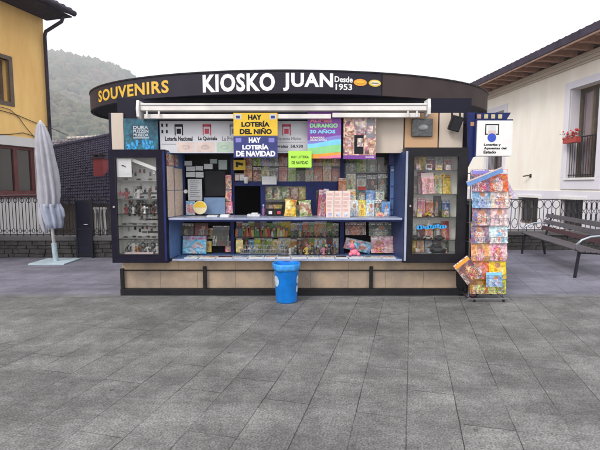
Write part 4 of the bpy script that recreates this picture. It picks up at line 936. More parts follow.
o = thing('star_badge', 'red star shaped badge at the left of the left cabinet', 'badge', at(120.5, 193, 6.09)); c = at(120.5, 193.5, 6.09)
MB().prism([(c.x+(.04 if k % 2 == 0 else .018)*math.sin(k*math.pi/5), c.z+(.04 if k % 2 == 0 else .018)*math.cos(k*math.pi/5)) for k in range(10)], 6.09, 6.1).build('star', plain('badge_red', (.5,.06,.12), .4), o)
# right cabinet: books and toys
random.seed(8)
R_ = [('top', rz[0]), ('second', rz[1]), ('third', rz[2]), ('fourth', rz[3]), ('lowest', rb0)]
sel = [('p_warm', 'p_gold', 'p_pink', 'p_grey', 'p_pale'), ('p_dark', 'p_pink', 'p_green', 'p_green', 'p_gold'), ('p_pale', 'p_mixed', 'p_warm', 'p_dark', 'p_blue'), ('p_grey', 'p_dark', 'p_pink', 'p_grey', 'p_warm'), ('p_gold', 'p_warm', 'p_grey', 'p_dark', 'p_grey')]
hs = [.22, .30, .29, .25, .24]
for r_, (nm, z) in enumerate(R_):
    n_ = len(sel[r_]); xw = rx1-rx0-.04
    for i in range(n_):
        x = rx0+.02+xw*(i+.5)/n_; mag(x, 6.2, z+.002, xw/n_*.92, hs[r_]*random.uniform(.8, 1.05), M[sel[r_][i]], '%s book from the left standing on the %s shelf of the right cabinet' % (ordn(i), nm), name='book', cat='book', group='books in the right cabinet', t=.015)
for r_, (nm, z) in enumerate(R_):
    xw = rx1-rx0-.06; n_ = (4, 0, 3, 0, 3)[r_]
    for i in range(n_):
        x = rx0+.03+xw*(i+.5+random.uniform(-.12, .12))/n_; hh_ = random.uniform(.06, .11); o = thing('small_box', '%s small toy box from the left, front of %s shelf, right cabinet' % (ordn(i), nm), 'toy box', (x, 6.1, z), 'small toy boxes in the right cabinet')
        X = Matrix.Translation((x, 6.09, z+.002)) @ Matrix.Rotation(R(random.uniform(-14, 14)), 4, 'Z'); w_ = random.uniform(.05, .09)
        m = MB(X); m.box(-w_/2, w_/2, 0, .05, 0, hh_); m.build('carton', M[('p_pink', 'p_sky', 'p_gold', 'p_pale', 'p_green', 'p_blue')[(i+r_) % 6]], o); m = MB(X); m.box(-w_/2+.008, w_/2-.008, -.002, -.0005, hh_*.3, hh_*.85); m.build('picture', M[('p_mixed', 'p_dark', 'p_pale')[i % 3]], o)
mag(ax(427.5, 190, 6.15), 6.08, rz[1]+.002, .17, .3, M['p_pink'], 'large pale pink doll box standing on the second shelf of the right cabinet', name='doll_box', cat='doll box', t=.04, roll=R(-3), band=M['board_pink'])
for i in range(3):
    m = MB(); c = at(437+i*3.8, 178-i, 6.12); m.ring(c, .022, .006, 14); m.build('ring', M['yellow']) if False else m.bm.free()
gl = thing('toy_glasses', 'pair of yellow rimmed toy glasses in the right cabinet', 'toy glasses', at(439, 180, 6.12)); m = MB(); a = at(436, 177.5, 6.12); c = at(442.5, 175.5, 6.12); m.ring(a, .026, .006, 16); m.ring(c, .026, .006, 16); m.bar(a+Vector((.026,0,.002)), c+Vector((-.026,0,-.002)), .006); m.build('frame', M['yellow'], gl)
def toy_car(c, s, mat, label, group=None):
    o = thing('toy_car', label, 'toy car', c, group); X = Matrix.Translation(c) @ Matrix.Scale(s, 4)
    m = MB(X); m.prism([(-.06,.012),(.06,.012),(.062,.03),(.035,.036),(.018,.055),(-.025,.055),(-.045,.036),(-.062,.032)], -.025, .025); m.build('body', mat, o, bevel=.002)
    m = MB(X); m.prism([(.03,.037),(.016,.051),(-.022,.051),(-.038,.037)], -.0262, .0262); m.build('window', M['dark_glass'], o)
    for wx_ in (-.038, .038):
        for wy in (-.028, .028): m = MB(X); m.tube([(wx_, wy-.005, .014), (wx_, wy+.005, .014)], .014, 10); m.build('wheel', M['black'], o)
z = rz[2]+.002
for i in range(3): toy_car(Vector((rx0+.1+.17*i, 6.13, (rz[3], rz[3], rz[3])[i]+.002)), 1.1, (M['gunmetal'], CAND[5], M['gunmetal'])[i], '%s toy car from the left on the fourth shelf of the right cabinet' % ordn(i), 'toy cars in the right cabinet')
toy_car(Vector((ax(437, 252, 6.13), 6.13, rb0+.002)), 2.0, M['gunmetal'], 'big grey toy car at the bottom of the right cabinet')
toy_car(Vector((ax(430, 216, 6.13), 6.13, rz[2]+.002)), 1.2, M['yellow'], 'yellow toy car on the third shelf of the right cabinet')
o = thing('blue_garland', 'bright blue cut-out garland stuck across the right cabinet glass', 'garland', at(432, 230, 5.985)); m = MB(); random.seed(2)
for i in range(12):
    c = at(418.5+i*2.45, 227.5+.6*math.sin(i*.6)-(i % 3)*.5, 5.984); m.tube([c, c+Vector((0, .004, 0))], random.uniform(.018, .03), 10)
m.build('cut_out', plain('garland_blue', (.03,.33,.72), .4), o)
c = at(432, 222, 5.984); figure(c+Vector((0,.15,-.06)), 1.0, CAND[5], 'pale doll behind the blue garland in the right cabinet', None)

# ------------------------------------------------------------------ litter bin
bc = at(286.5, 302, 5.86); bc.z = .004
bn_ = thing('litter_bin', 'bright blue plastic litter bin standing before the sandstone base', 'bin', bc)
m = MB(); n = 36; prof = [(r*.93, z*.97) for r, z in [(.148,0),(.155,.012),(.182,.47),(.186,.475),(.19,.50),(.200,.505),(.203,.535),(.200,.55),(.190,.552),(.186,.53),(.180,.50),(.15,.04)]]
rings = []
for r, z in prof: rings.append([m.v(bc+Vector((math.cos(2*math.pi*k/n)*r, math.sin(2*math.pi*k/n)*r, z))) for k in range(n)])
for i in range(len(rings)-1):
    for k in range(n): m.face([rings[i][k], rings[i][(k+1)%n], rings[i+1][(k+1)%n], rings[i+1][k]])
m.face(rings[0][::-1]); m.face(rings[-1]); m.build('bucket', M['bin_blue'], bn_, smooth=True)
# bag folded over the rim, and pale stickers
m = MB(); rings = []
for r, z, w in ((.178,.532,0),(.188,.538,.003),(.191,.514,.007),(.188,.48,.009),(.183,.445,.012)):
    rings.append([m.v(bc+Vector((math.cos(2*math.pi*k/n)*(r+w*noise.noise(Vector((math.cos(k/n*6.28)*9, math.sin(k/n*6.28)*9, z*5)))), math.sin(2*math.pi*k/n)*(r+w*noise.noise(Vector((math.cos(k/n*6.28)*9, math.sin(k/n*6.28)*9, z*5)))), z + .02*(noise.noise(Vector((math.cos(k/n*6.28)*3, math.sin(k/n*6.28)*3, 5.1))) if r < .206 and z < .5 else .3*noise.noise(Vector((k*1.7, 0, z))))))) for k in range(n)])
for i in range(len(rings)-1):
    for k in range(n): m.face([rings[i][k], rings[i][(k+1)%n], rings[i+1][(k+1)%n], rings[i+1][k]])
o = m.build('bag_rim', plain('bag_blue', (.05,.3,.72), .25, var=.2, scale=20), bn_, smooth=True); md = o.modifiers.new('solid', 'SOLIDIFY'); md.thickness = .002
def bin_patch(a0, z0, ra, rz_, mat, name):
    m = MB(); c = m.v(bc+Vector((math.cos(a0)*(.150+.072*z0), math.sin(a0)*(.150+.072*z0), z0))*1.0); pts = []
    for k in range(20):
        t = 2*math.pi*k/20; a = a0+ra*math.cos(t); z = z0+rz_*math.sin(t); r = .1475+.058*z; pts.append(m.v(bc+Vector((math.cos(a)*r, math.sin(a)*r, z))))
    c.co = bc+Vector((math.cos(a0)*(.149+.058*z0), math.sin(a0)*(.149+.058*z0), z0))
    for k in range(20): m.face([c, pts[k], pts[(k+1)%20]])
    m.build(name, mat, bn_)
bin_patch(R(-145), .30, .33, .075, M['sticker'], 'sticker'); bin_patch(R(-22), .32, .22, .06, M['sticker'], 'sticker'); bin_patch(R(-22), .19, .22, .05, M['sticker'], 'sticker')

# ------------------------------------------------------------------ magazine rack
RY = 5.82; rp0 = at(489, 300, RY); rp0.z = 0
rack = thing('magazine_rack', 'tall wire magazine rack on small castors at the right of the kiosk', 'magazine rack', rp0)
m = MB(); wR = .25
cx = rp0.x
tops = [(cx-.245, RY+.10), (cx+.235, RY+.10), (cx+.235, RY+.36), (cx-.245, RY+.36)]
for x, y in tops: m.tube([(x*.0+x, y, .05), (x-.03, y, 1.78)], .008, 6)
for z in (.07, .3, .56, .82, 1.08, 1.34, 1.6, 1.76):
    for a in range(4):
        p, q = tops[a], tops[(a+1) % 4]; s = .03*z/1.8; m.tube([(p[0]-s, p[1], z), (q[0]-s, q[1], z)], .005, 5)
m.build('wire_frame', M['chrome'], rack)
m = MB()
for z in (.09, .3, .56, .82, 1.08, 1.34):
    for k_ in range(9):
        x = cx-.24+.06*k_ - .03*z/1.8; m.bar((x, RY+.085, z), (x, RY+.02, z+.01), .004); m.bar((x, RY+.02, z+.01), (x, RY+.005, z+.07), .004)
    m.bar((cx-.25, RY+.005, z+.07), (cx+.24, RY+.005, z+.07), .005)
m.build('wire_pocket', M['chrome'], rack)
m = MB(); s_ = []
for k_ in range(2): m.bar((cx-.3, RY+.0+.4*k_, .045), (cx+.27, RY+.0+.4*k_, .045), .016)
for k_ in range(2): m.bar((cx-.24+.48*k_, RY-.02, .046), (cx-.24+.48*k_, RY+.42, .046), .014)
m.build('base_frame', M['chrome'], rack)
for x, y in ((cx-.2, RY), (cx+.2, RY), (cx-.2, RY+.4), (cx+.2, RY+.4)):
    m = MB(); m.tube([(x-.01, y, .022), (x+.01, y, .022)], .02, 12); m.build('castor', M['black'], rack)
random.seed(14)
rows = [.095, .305, .56, .80, 1.04, 1.28, 1.5]
rp_ = [['p_green','p_green'], ['p_mixed','p_gold'], ['p_pink','p_pink'], ['p_mixed','p_sky'], ['p_mixed','p_pale'], ['p_blue','p_mixed'], ['p_pink','p_mixed']]
names = ['lowest','second','third','fourth','fifth','sixth','top']
for r_, z in enumerate(rows):
    for i in range(2):
        h = .30 if r_ else .24; x = cx-.124+.248*i - .03*z/1.8 + random.uniform(-.008, .008)
        mag(x, RY+.02+random.uniform(0, .01), z+.012, .25, h, M[rp_[r_][i]], '%s magazine in the %s row of the wire rack, counted upward' % (('left', 'right')[i], names[r_]), group='magazines in the wire rack', lean=R(9), band=random.choice([M['pink'], M['cyan'], M['board'], M['orange'], M['violet'], M['yellow']]), roll=R(random.uniform(-2, 2)))
# loose ones
mag(cx+.25, RY+.06, 1.40, .2, .28, M['p_pale'], 'white magazine sticking out at the upper right of the wire rack', roll=R(-32)*-1 if False else R(-28), lean=R(4))
mag(cx-.22, RY-.03, .32, .24, .33, M['p_warm'], 'orange tilted comic hanging out at the lower left of the wire rack', roll=R(-38), lean=R(2), band=M['orange'])
mag(cx+.05, RY-.03, .22, .22, .2, M['p_blue'], 'blue comic at the front near the foot of the wire rack', lean=R(5), band=M['cyan'])
m = MB(); a, c = at(467, 184, RY-.02), at(502.5, 169.5, RY-.02); m.bar(a, c, .075, .008, (0, 1, 0)); hdr = m.build('poster_strip', plain('blue_header', (.14,.27,.55), .5, var=.2, scale=12)); tag(hdr, 'slanting blue header strip on top of the wire rack', 'header strip')
m = MB(); d = Vector((0, -.006, .03)); m.bar(a+d, c+d, .018, .004, (0, 1, 0)); h2 = m.build('edge', M['board_pink'], hdr)
# black covered trolley behind the rack
x0, x1 = ax(460.5, 250, 6.05), ax(484, 250, 6.05); xm = (x0+x1)/2
tr = thing('covered_trolley', 'tall black covered trolley standing between right cabinet and wire rack', 'trolley', (xm, 6.2, 0))
m = MB(); rings = []
for z, k in ((.09,.86),(.14,1),(.5,1.02),(.9,.96),(1.2,.92),(1.33,.8),(1.38,.45)):
    rings.append([m.v((xm + (x1-x0)/2*k*math.copysign(abs(math.cos(a))**.5, math.cos(a)) + .012*noise.noise(Vector((a*2, z*4, 0))), 6.26+.2*k*math.copysign(abs(math.sin(a))**.5, math.sin(a)) + .02*noise.noise(Vector((a*3, z*5, 3))), z)) for a in [2*math.pi*q/32 for q in range(32)]])
for i in range(len(rings)-1):
    for k in range(32): m.face([rings[i][k], rings[i][(k+1)%32], rings[i+1][(k+1)%32], rings[i+1][k]])
m.face(rings[0][::-1]); m.face(rings[-1]); m.build('cover', plain('black_cover', (.014,.013,.016), .6, bump=.5, bscale=9), tr, smooth=True)
for x in (x0+.05, x1-.05):
    m = MB(); m.tube([(x-.02, 6.16, .05), (x+.02, 6.16, .05)], .05, 16); m.build('wheel', M['black'], tr)
wb_ = at(472, 293.5, 6.0); 
hd = thing('hand_cart', 'small cart wheel unit with red hub at the foot of the rack', 'cart', (wb_.x, 6.0, 0))
m = MB(); m.tube([(wb_.x, 5.98, .062), (wb_.x, 6.02, .062)], .055, 20); m.build('tyre', M['black'], hd, smooth=False); m = MB(); m.tube([(wb_.x, 5.97, .062), (wb_.x, 5.979, .062)], .028, 14); m.build('hub', plain('hub_red', (.3,.03,.05), .5), hd)
m = MB(); m.box(wb_.x-.1, wb_.x+.3, 5.99, 6.08, .07, .1); m.bar((wb_.x-.08, 6.03, .1), (wb_.x-.14, 6.1, .5), .02); m.build('frame', M['black'], hd)

# ------------------------------------------------------------------ parasol
pa = thing('parasol', 'closed pale lilac parasol tied up on a white pole at the left', 'parasol', at(56, 262, 8.92)*1.0)
p0 = at(56, 262, 8.92); p0.z = .0; top = at(40.5, 122.5, 8.92); ax_ = (top-p0)
BASE[pa.name] = p0; pa.location = p0
MB().box(p0.x-.36, p0.x+.36, p0.y-.36, p0.y+.36, .003, .03).build('base_plate', M['base_plate'], pa, bevel=.004)
MB().tube([p0+Vector((0,0,.03)), p0+ax_*.14], .05, 12).build('pole_socket', M['base_plate'], pa, smooth=False)
MB().tube([p0+ax_*.02, p0+ax_*.98], .032, 12).build('pole', M['white_worn'], pa, smooth=True)
def canopy(prof, name, mat, seed, amp, folds=7, sq=1):
    m = MB(); n = 56; rings = []
    for f, r, shift in prof:
        c = p0+ax_*f+Vector((shift, 0, 0))
        rings.append([m.v(c+Vector((math.cos(2*math.pi*k/n), math.sin(2*math.pi*k/n)*sq, 0))*r*(1+amp*(2.2*abs(math.sin(folds*math.pi*k/n+seed+f*1.2))-1.2)+.22*noise.noise(Vector((k*.35, f*5, seed))))) for k in range(n)])
    for i in range(len(rings)-1):
        for k in range(n): m.face([rings[i][k], rings[i][(k+1)%n], rings[i+1][(k+1)%n], rings[i+1][k]])
    m.face(rings[0][::-1]); m.face(rings[-1]); return m.build(name, mat, pa, smooth=True)
canopy([(1.0,.03,0),(.985,.06,0),(.93,.105,.005),(.85,.14,.01),(.76,.155,.02),(.66,.165,.025),(.56,.172,.03),(.48,.17,.025),(.43,.155,.01),(.40,.14,.0)], 'canopy', M['fabric'], .5, .22, 9)
canopy([(.425,.145,.02),(.41,.158,.02),(.37,.16,.03),(.33,.15,.045),(.29,.14,.055),(.25,.12,.06),(.248,.03,.05)], 'skirt', M['fabric_blue'], 2.0, .26, 8)
canopy([(.50,.04,-.12),(.42,.07,-.15),(.34,.075,-.17),(.28,.06,-.17),(.235,.045,-.16),(.21,.015,-.15)], 'drooping_flap', M['fabric'], 4.0, .2, 4)
canopy([(.42,.04,.17),(.39,.06,.20),(.34,.055,.22),(.31,.02,.22)], 'flap', M['fabric_blue'], 1.0, .3, 4)
m = MB(); c = p0+ax_*.415; m.ring(c, .152, .010, 24, ax='z'); m.build('tie_strap', M['fabric_blue'], pa, smooth=True)
MB().tube([top-ax_*.0, top+Vector((0,0,.05))], [.03,.012], 10).build('finial', M['white_worn'], pa)

# ------------------------------------------------------------------ low stone walls and iron railings
def stone_wall(name, label, x0, x1, Y, h, seed):
    o = thing(name, label, 'stone wall', ((x0+x1)/2, Y, 0))
    MB().box(x0, x1, Y+.05, Y+.3, -.02, h-.09).build('core', plain('wall_core', (.03,.03,.03), .9), o)
    random.seed(seed); m = MB(); z = .0
    while z < h-.1:
        rh = min(random.uniform(.07, .12), h-.09-z); x = x0
        while x < x1:
            w = random.uniform(.1, .32); xe = min(x+w, x1); d = random.uniform(0, .035)
            c = []
            for xx in (x+.006, xe-.006):
                for yy in (Y+d, Y+.12):
                    for zz in (z+.006, z+rh-.006): c.append(m.v((xx+random.uniform(-.008, .008), yy, zz+random.uniform(-.008, .008))))
            for f in ((0,1,3,2),(4,6,7,5),(0,4,5,1),(2,3,7,6),(0,2,6,4),(1,5,7,3)): m.face([c[i] for i in f])
            x = xe
        z += rh
    m.build('stones', M['stone'], o, bevel=.012)
    MB().box(x0, x1, Y-.03, Y+.33, h-.089, h).build('coping', M['coping'], o, bevel=.01); return o
stone_wall('stone_wall', 'low dark stone wall with flat coping under the left railing', -7.75, ax(76, 250, 9.45), 9.45, .47, 4)
stone_wall('stone_wall', 'short low stone wall between the dark gate and the kiosk', ax(92.5, 250, 9.45), -2.9, 9.45, .47, 5)
stone_wall('stone_wall', 'low dark stone wall behind the bench at right', 2.6, 7.62, 10.55, .46, 6)
def railing(label, x0, x1, Y, z0, z1, sp, kind, base=0):
    o = thing('iron_railing', label, 'railing', ((x0+x1)/2, Y, z0))
    MB().box(x0, x1, Y-.02, Y+.02, z1-.022, z1).build('top_rail', M['iron'], o); MB().box(x0, x1, Y-.012, Y+.012, z0+.03, z0+.05).build('bottom_rail', M['iron'], o)
    n = int((x1-x0)/sp)
    proto = None
    for i in range(n+1):
        x = x0 + sp*i
        if proto is None:
            m = MB(); H = z1-.023
            if kind == 'ring':
                m.tube([(x, Y, z0), (x, Y, H)], .009, 6); m.ring((x, Y+.0, H-.075), .042, .008, 14, rz=.05); m.ring((x+sp/2, Y, z0+.12), .028, .007, 8, rz=.05)
                m.tube([(x+sp/2, Y, z0+.17), (x+sp/2, Y, H-.02)], .007, 5); m.ring((x, Y, z0+.12), .022, .007, 8)
            elif kind == 'loop':
                m.tube([(x, Y, z0), (x, Y, H)], .008, 6); m.ring((x+sp/2, Y, H-.11), sp*.42, .008, 16, rz=.10); m.ring((x+sp/2, Y, z0+.2), sp*.36, .008, 14, rz=.12)
                m.tube([(x+sp/2, Y, z0+.32), (x+sp/2, Y, H-.21)], .009, 6)
            else:
                m.tube([(x, Y, z0), (x, Y, H)], .010, 6); m.ring((x+sp/2, Y, H-.13), sp*.4, .009, 14, rz=.115); m.ring((x+sp/2, Y, H-.40), sp*.4, .008, 12, rz=.13)
            proto = m.build('baluster', M['iron'], o)
        else: dup_part(proto, o, (sp*i, 0, 0))
    return o
railing('black iron railing with small rings on the left stone wall', -7.6, ax(75.5, 215, 9.55), 9.55, .47, 1.36, .147, 'ring')
railing('short black iron railing between the dark gate and the kiosk', ax(93, 215, 9.55), -2.9, 9.55, .47, 1.33, .147, 'ring')
xs = ax(559, 215, 10.65)
railing('black iron railing with wide open loops behind the magazine rack', 2.6, xs-.02, 10.65, .46, 1.26, .2, 'loop')
railing('black iron railing with dense oval loops at the far right', xs+.04, 7.6, 10.65, .46, 1.24, .125, 'dense')
gt = thing('metal_gate', 'dark closed metal gate between the two left railings', 'gate', (ax(84, 262, 9.4), 9.4, 0))
g0, g1 = ax(76, 230, 9.4), ax(92, 230, 9.4)
MB().box(g0+.03, g1-.03, 9.41, 9.44, .02, 1.24).build('panel', M['navy'], gt); 
for x in (g0, g1-.03): MB().box(x, x+.03+.0, 9.39, 9.45, 0, 1.3).build('gate_post', M['iron'], gt, bevel=.003)
for z in (.05, .62, 1.22): MB().box(g0+.031, g1-.031, 9.395, 9.409, z, z+.045).build('gate_rail', M['iron'], gt)
MB().tube([(g1-.06, 9.38, .75), (g1-.06, 9.33, .75), (g1-.14, 9.33, .75)], .009, 8).build('handle', M['steel'], gt)
wf = thing('white_balustrade', 'three white turned posts behind the short left railing', 'balustrade', at(101, 236, 9.9))
for px in (96.8, 101, 105.2):
    c = at(px, 238, 9.9); MB().lathe([(.035,0),(.035,.05),(.022,.09),(.036,.22),(.03,.4),(.02,.55),(.034,.62),(.034,.66)], c, 12).build('post', M['white_worn'], wf, smooth=True)
MB().box(at(94.5, 238, 9.9).x, at(107.5, 238, 9.9).x, 9.86, 9.94, c.z+.66, c.z+.70).build('top_rail', M['white_worn'], wf)

# ------------------------------------------------------------------ bench
A = Vector((4.75, 7.36, 0)); Bq = Vector((5.2, 10.1, 0)); e1 = (Bq-A).normalized(); e2 = Vector((e1.y, -e1.x, 0)); L = (Bq-A).length
BX = Matrix(((e1.x, e2.x, 0, A.x), (e1.y, e2.y, 0, A.y), (0, 0, 1, 0), (0, 0, 0, 1)))
be = thing('park_bench', 'long grey slatted bench with curved metal armrests at the right', 'bench', A)
for i in range(5): MB(BX).box(-.12, L+.1, .0+i*.088, .075+i*.088, .465-.004*i, .49-.004*i).build('seat_slat', M['bench_wood'], be, bevel=.005)
for i, (v, z, mt) in enumerate(((.45, .57, 'bench_red'), (.49, .71, 'bench_wood'), (.53, .85, 'bench_wood'))):
    m = MB(BX @ Matrix.Translation((0, v, z)) @ Matrix.Rotation(R(-16), 4, 'X')); m.box(-.12, L+.1, 0, .025, 0, .095); m.build('back_slat', M[mt], be, bevel=.005)
for u in (.02, L*.97):
    m = MB(BX); m.bar((u, .05, .465), (u, .0, .0), .05, .04); m.build('leg', M['iron'], be, bevel=.006)
    m = MB(BX); m.bar((u, .42, .45), (u, .50, .0), .05, .04); m.build('leg', M['iron'], be, bevel=.006)
    m = MB(BX); m.bar((u, .03, .445), (u, .45, .43), .04, .035); m.bar((u, .49, .43), (u, .62, .96), .04, .03); m.build('support', M['iron'], be)
    m = MB(BX); m.tube([(u, .56, .70), (u, .40, .74), (u, .22, .72), (u, .08, .66), (u, .0, .58), (u, -.01, .49)], .018, 8); m.build('armrest', M['arm_metal'], be, smooth=True)

# ------------------------------------------------------------------ yellow house
c0 = Vector((-6.86, 12, 0)); d_ = Vector((-.27, -.963, 0)).normalized(); v_ = Vector((-.963, .27, 0)).normalized()
HX = Matrix(((d_.x, v_.x, 0, c0.x), (d_.y, v_.y, 0, c0.y), (0, 0, 1, 0), (0, 0, 0, 1)))
def H(): return MB(HX)
yh = thing('yellow_house', 'two storey yellow house with brown framed window and dark eaves', 'house', c0)
def wall_with_holes(X, u0, u1, z0, z1, holes, v0, v1, name, mat, parent):
    """wall sheet of thickness v0..v1 with rectangular openings"""
    us = sorted({u0, u1, *[h[0] for h in holes], *[h[1] for h in holes]}); zs = sorted({z0, z1, *[h[2] for h in holes], *[h[3] for h in holes]})
    m = MB(X); ins = lambda u, z: any(h[0] < u < h[1] and h[2] < z < h[3] for h in holes)
    nu, nz = len(us)-1, len(zs)-1; ok = [[not ins((us[i]+us[i+1])/2, (zs[j]+zs[j+1])/2) for j in range(nz)] for i in range(nu)]
    V = {}
    def g(i, j, k):
        if (i, j, k) not in V: V[(i, j, k)] = m.v((us[i], (v0, v1)[k], zs[j]))
        return V[(i, j, k)]
    for i in range(nu):
        for j in range(nz):
            if not ok[i][j]: continue
            for k in (0, 1): m.face([g(i, j, k), g(i+1, j, k), g(i+1, j+1, k), g(i, j+1, k)])
            for di, dj, a, b in ((-1, 0, (i, j), (i, j+1)), (1, 0, (i+1, j), (i+1, j+1)), (0, -1, (i, j), (i+1, j)), (0, 1, (i, j+1), (i+1, j+1))):
                ii, jj = i+di, j+dj
                if not (0 <= ii < nu and 0 <= jj < nz) or not ok[ii][jj]: m.face([g(*a, 0), g(*b, 0), g(*b, 1), g(*a, 1)])
    return m.build(name, mat, parent)
wall_with_holes(HX, 0, 7, 2.812, 6.3, [(1.1, 2.2, 3.64, 4.65)], 0, .4, 'upper_wall', M['yellow_wall'], yh)
wall_with_holes(HX, 0, 7, 0, 2.81, [(.45, 2.4, 1.35, 2.58), (3.2, 4.4, 0.02, 2.3)], -.02, .4, 'lower_wall', M['band'], yh)
H().box(.001, .4, .401, 6, 0, 6.3).build('end_wall', M['yellow_wall'], yh)
H().box(.4, 7, 5.6, 6, 0, 6.3).build('back_wall', M['yellow_wall'], yh)
H().box(6.6, 7, .4, 5.6, 0, 6.3).build('end_wall', M['yellow_wall'], yh)
f_ = H()
f_.box(1.0, 1.1, -.02, .1, 3.54, 4.75); f_.box(2.2, 2.3, -.02, .1, 3.54, 4.75); f_.box(1.1, 2.2, -.02, .1, 3.54, 3.64); f_.box(1.1, 2.2, -.02, .1, 4.65, 4.75)
f_ = f_.build('window', M['brown_frame'], yh)
fr = H(); 
for a, b, z0, z1 in ((1.1, 1.17, 3.64, 4.65), (2.13, 2.2, 3.64, 4.65), (1.61, 1.69, 3.71, 4.58), (1.17, 2.13, 3.64, 3.71), (1.17, 2.13, 4.58, 4.65)): fr.box(a, b, .2, .26, z0, z1)
fr.build('sash', M['brown_frame'], f_)
H().box(1.17, 2.13, .23, .24, 3.71, 4.58).build('pane', M['glass'], f_); H().box(1.12, 2.18, .3, .31, 3.64, 4.65).build('curtain', M['curtain'], f_)
f_ = H()
for a, b, z0, z1 in ((.45,.55,1.35,2.58), (2.3,2.4,1.35,2.58), (.95,1.06,1.45,2.5), (1.47,1.6,1.45,2.5), (.55,2.3,1.35,1.45), (.55,2.3,2.5,2.58)): f_.box(a, b, .06, .14, z0, z1)
f_ = f_.build('window', M['red_wood'], yh)
for a, b in ((.56, .94), (1.07, 1.46), (1.61, 2.29)): H().box(a, b, .1, .11, 1.46, 2.49).build('pane', M['dark_glass'], f_)
m = H(); m.box(.3, 2.5, -.06, .06, 1.28, 1.349); m.build('sill', M['red_wood'], f_)
H().box(3.22, 4.38, .1, .15, .02, 2.29).build('door', M['red_wood'], yh)
# eaves and tiled roof
def roof_part(X, u0, u1, v_out, v_top, z0, slope, parent, mats, sp=.22, tile_r=.085, thick=.06, board=True):
    zt_ = z0 + (v_top-v_out)*slope
    def sl(v): return z0 + (v-v_out)*slope
    m = MB(X); c = []
    for u in (u0, u1):
        for v, z in ((v_out, sl(v_out)), (v_top, sl(v_top)), (v_top, sl(v_top)-thick), (v_out, sl(v_out)-thick)): c.append(m.v((u, v, z)))
    for f in ((0,1,2,3),(7,6,5,4),(0,4,5,1),(1,5,6,2),(2,6,7,3),(3,7,4,0)): m.face([c[i] for i in f])
    rf = m.build('roof', mats[0], parent)
    m = MB(X); n = int((u1-u0)/sp); d = Vector((0, v_top-v_out, (v_top-v_out)*slope))
    for i in range(n):
        u = u0+sp*(i+.5); N = 6; rows = []
        K = max(2, int((v_top-v_out)/.4))
        for k in range(K):
            a = Vector((u, v_out-.06, z0-.06*slope+.012)) + (d+Vector((0, .06, .06*slope)))*k/K; b = Vector((u, v_out-.06, z0-.06*slope+.012)) + (d+Vector((0, .06, .06*slope)))*(k+1.08)/K
            A_, B_ = [], []
            for j in range(N+1):
                t = math.pi*j/N; o_ = Vector((math.cos(t)*tile_r, 0, math.sin(t)*tile_r))
                A_.append(m.v(a+o_+Vector((0,0,.012)))); B_.append(m.v(b+o_*.85))
            for j in range(N): m.face([A_[j], A_[j+1], B_[j+1], B_[j]])
            m.face(A_)
    m.build('tiles', mats[1], rf); return rf, sl
rf, sl = roof_part(HX, -.12, 7.2, -.85, 3.0, 6.12, .36, yh, (M['soffit'], M['dark_tile']))
rf2, _ = roof_part(HX @ Matrix.Translation((0, 6, 0)) @ Matrix.Scale(-1, 4, (0, 1, 0)), -.12, 7.2, -.85, 3.0, 6.12, .36, yh, (M['soffit'], M['dark_tile']))
m = H(); m.box(-.12, 7.2, -.84, -.01, 6.0, 6.03); m.build('soffit_board', M['soffit'], yh)
m = H(); m.tube([(-.13, -.92, 6.09), (7.2, -.92, 6.09)], .07, 12); m.build('gutter', M['dark_tile'], yh, smooth=True)
m = H(); m.tube([(.05, -.72, 6.0), (.05, -.66, 5.86), (.04, -.12, 5.66), (.04, -.08, 5.55), (.04, -.08, .1)], .045, 10); m.build('downpipe', M['dark_tile'], yh, smooth=True)
def on_wall(px, py):
    o_ = Vector((0, 0, EYE)); d = at(px, py, 10)-o_; n = v_; t = (c0-o_).dot(n)/d.dot(n); return o_+d*t - n*.03
for pts, lb in ((((-6,106),(0,107),(9,109.5),(18,117.5),(24,126),(34,138)), 'brown cable curving down the yellow wall'), (((-6,109),(0,110.5),(16,115),(35,123),(47,127)), 'dark cable running level below the yellow house window'), (((-5,134.6),(10,134.3),(22,132.8),(36,137)), 'thin dark cable just above the pale band')):
    m = MB(); m.tube([on_wall(*p) for p in pts], .009, 6); tag(m.build('cable', M['brown_frame'] if 'brown' in lb else M['black']), lb, 'cable')
m = MB(); m.tube([on_wall(47, 127), at(56, 130, 13), at(68, 135.5, 15.5)], .01, 6); tag(m.build('cable', M['black']), 'black cable spanning from the yellow house to the tiled roof', 'cable')

# ------------------------------------------------------------------ tiled roof building behind the left railing
lh = thing('low_house', 'low building with dark purple tiled roof between yellow house and kiosk', 'house', (-6.2, 16, 0))
def tiled(p_bl, p_br, p_tr, p_tl, nx, ny, name, mat, parent, amp=.05, step=.035):
    m = MB(); per = 6; cols = nx*per; nrm = (p_br-p_bl).cross(p_tl-p_bl).normalized()
    if nrm.y > 0: nrm = -nrm
    prev = None
    for j in range(ny):
        for e in (0, 1):
            v = (j + (0 if e == 0 else 1))/ny; row = []
            for i in range(cols+1):
                u = i/cols; p = (p_bl*(1-u)+p_br*u)*(1-v) + (p_tl*(1-u)+p_tr*u)*v
                w = abs(math.sin(math.pi*(i/per + .5*0)))*amp + (step if e == 0 else 0) + .012*noise.noise(Vector((i//per*3.1, j*2.3, 0)))
                row.append(m.v(p + nrm*w))
            if prev:
                for i in range(cols): m.face([prev[i], prev[i+1], row[i+1], row[i]])
            prev = row
    return m.build(name, mat, parent)
bl, br_, tr_, tl = at(44, 205, 13.2), at(125, 205, 13.2), at(125, 133.5, 18.2), at(44, 150.5, 16.8)
rr = tiled(bl, br_, tr_, tl, 34, 24, 'roof', M['roof_tile'], lh, .035, .03)
m = MB(); 
for k_ in range(20):
    a = tl.lerp(tr_, k_/20)+Vector((0,0,.04)); b_ = tl.lerp(tr_, (k_+1.1)/20)+Vector((0,0,.06)); m.tube([a, b_], [.085, .10], 8)
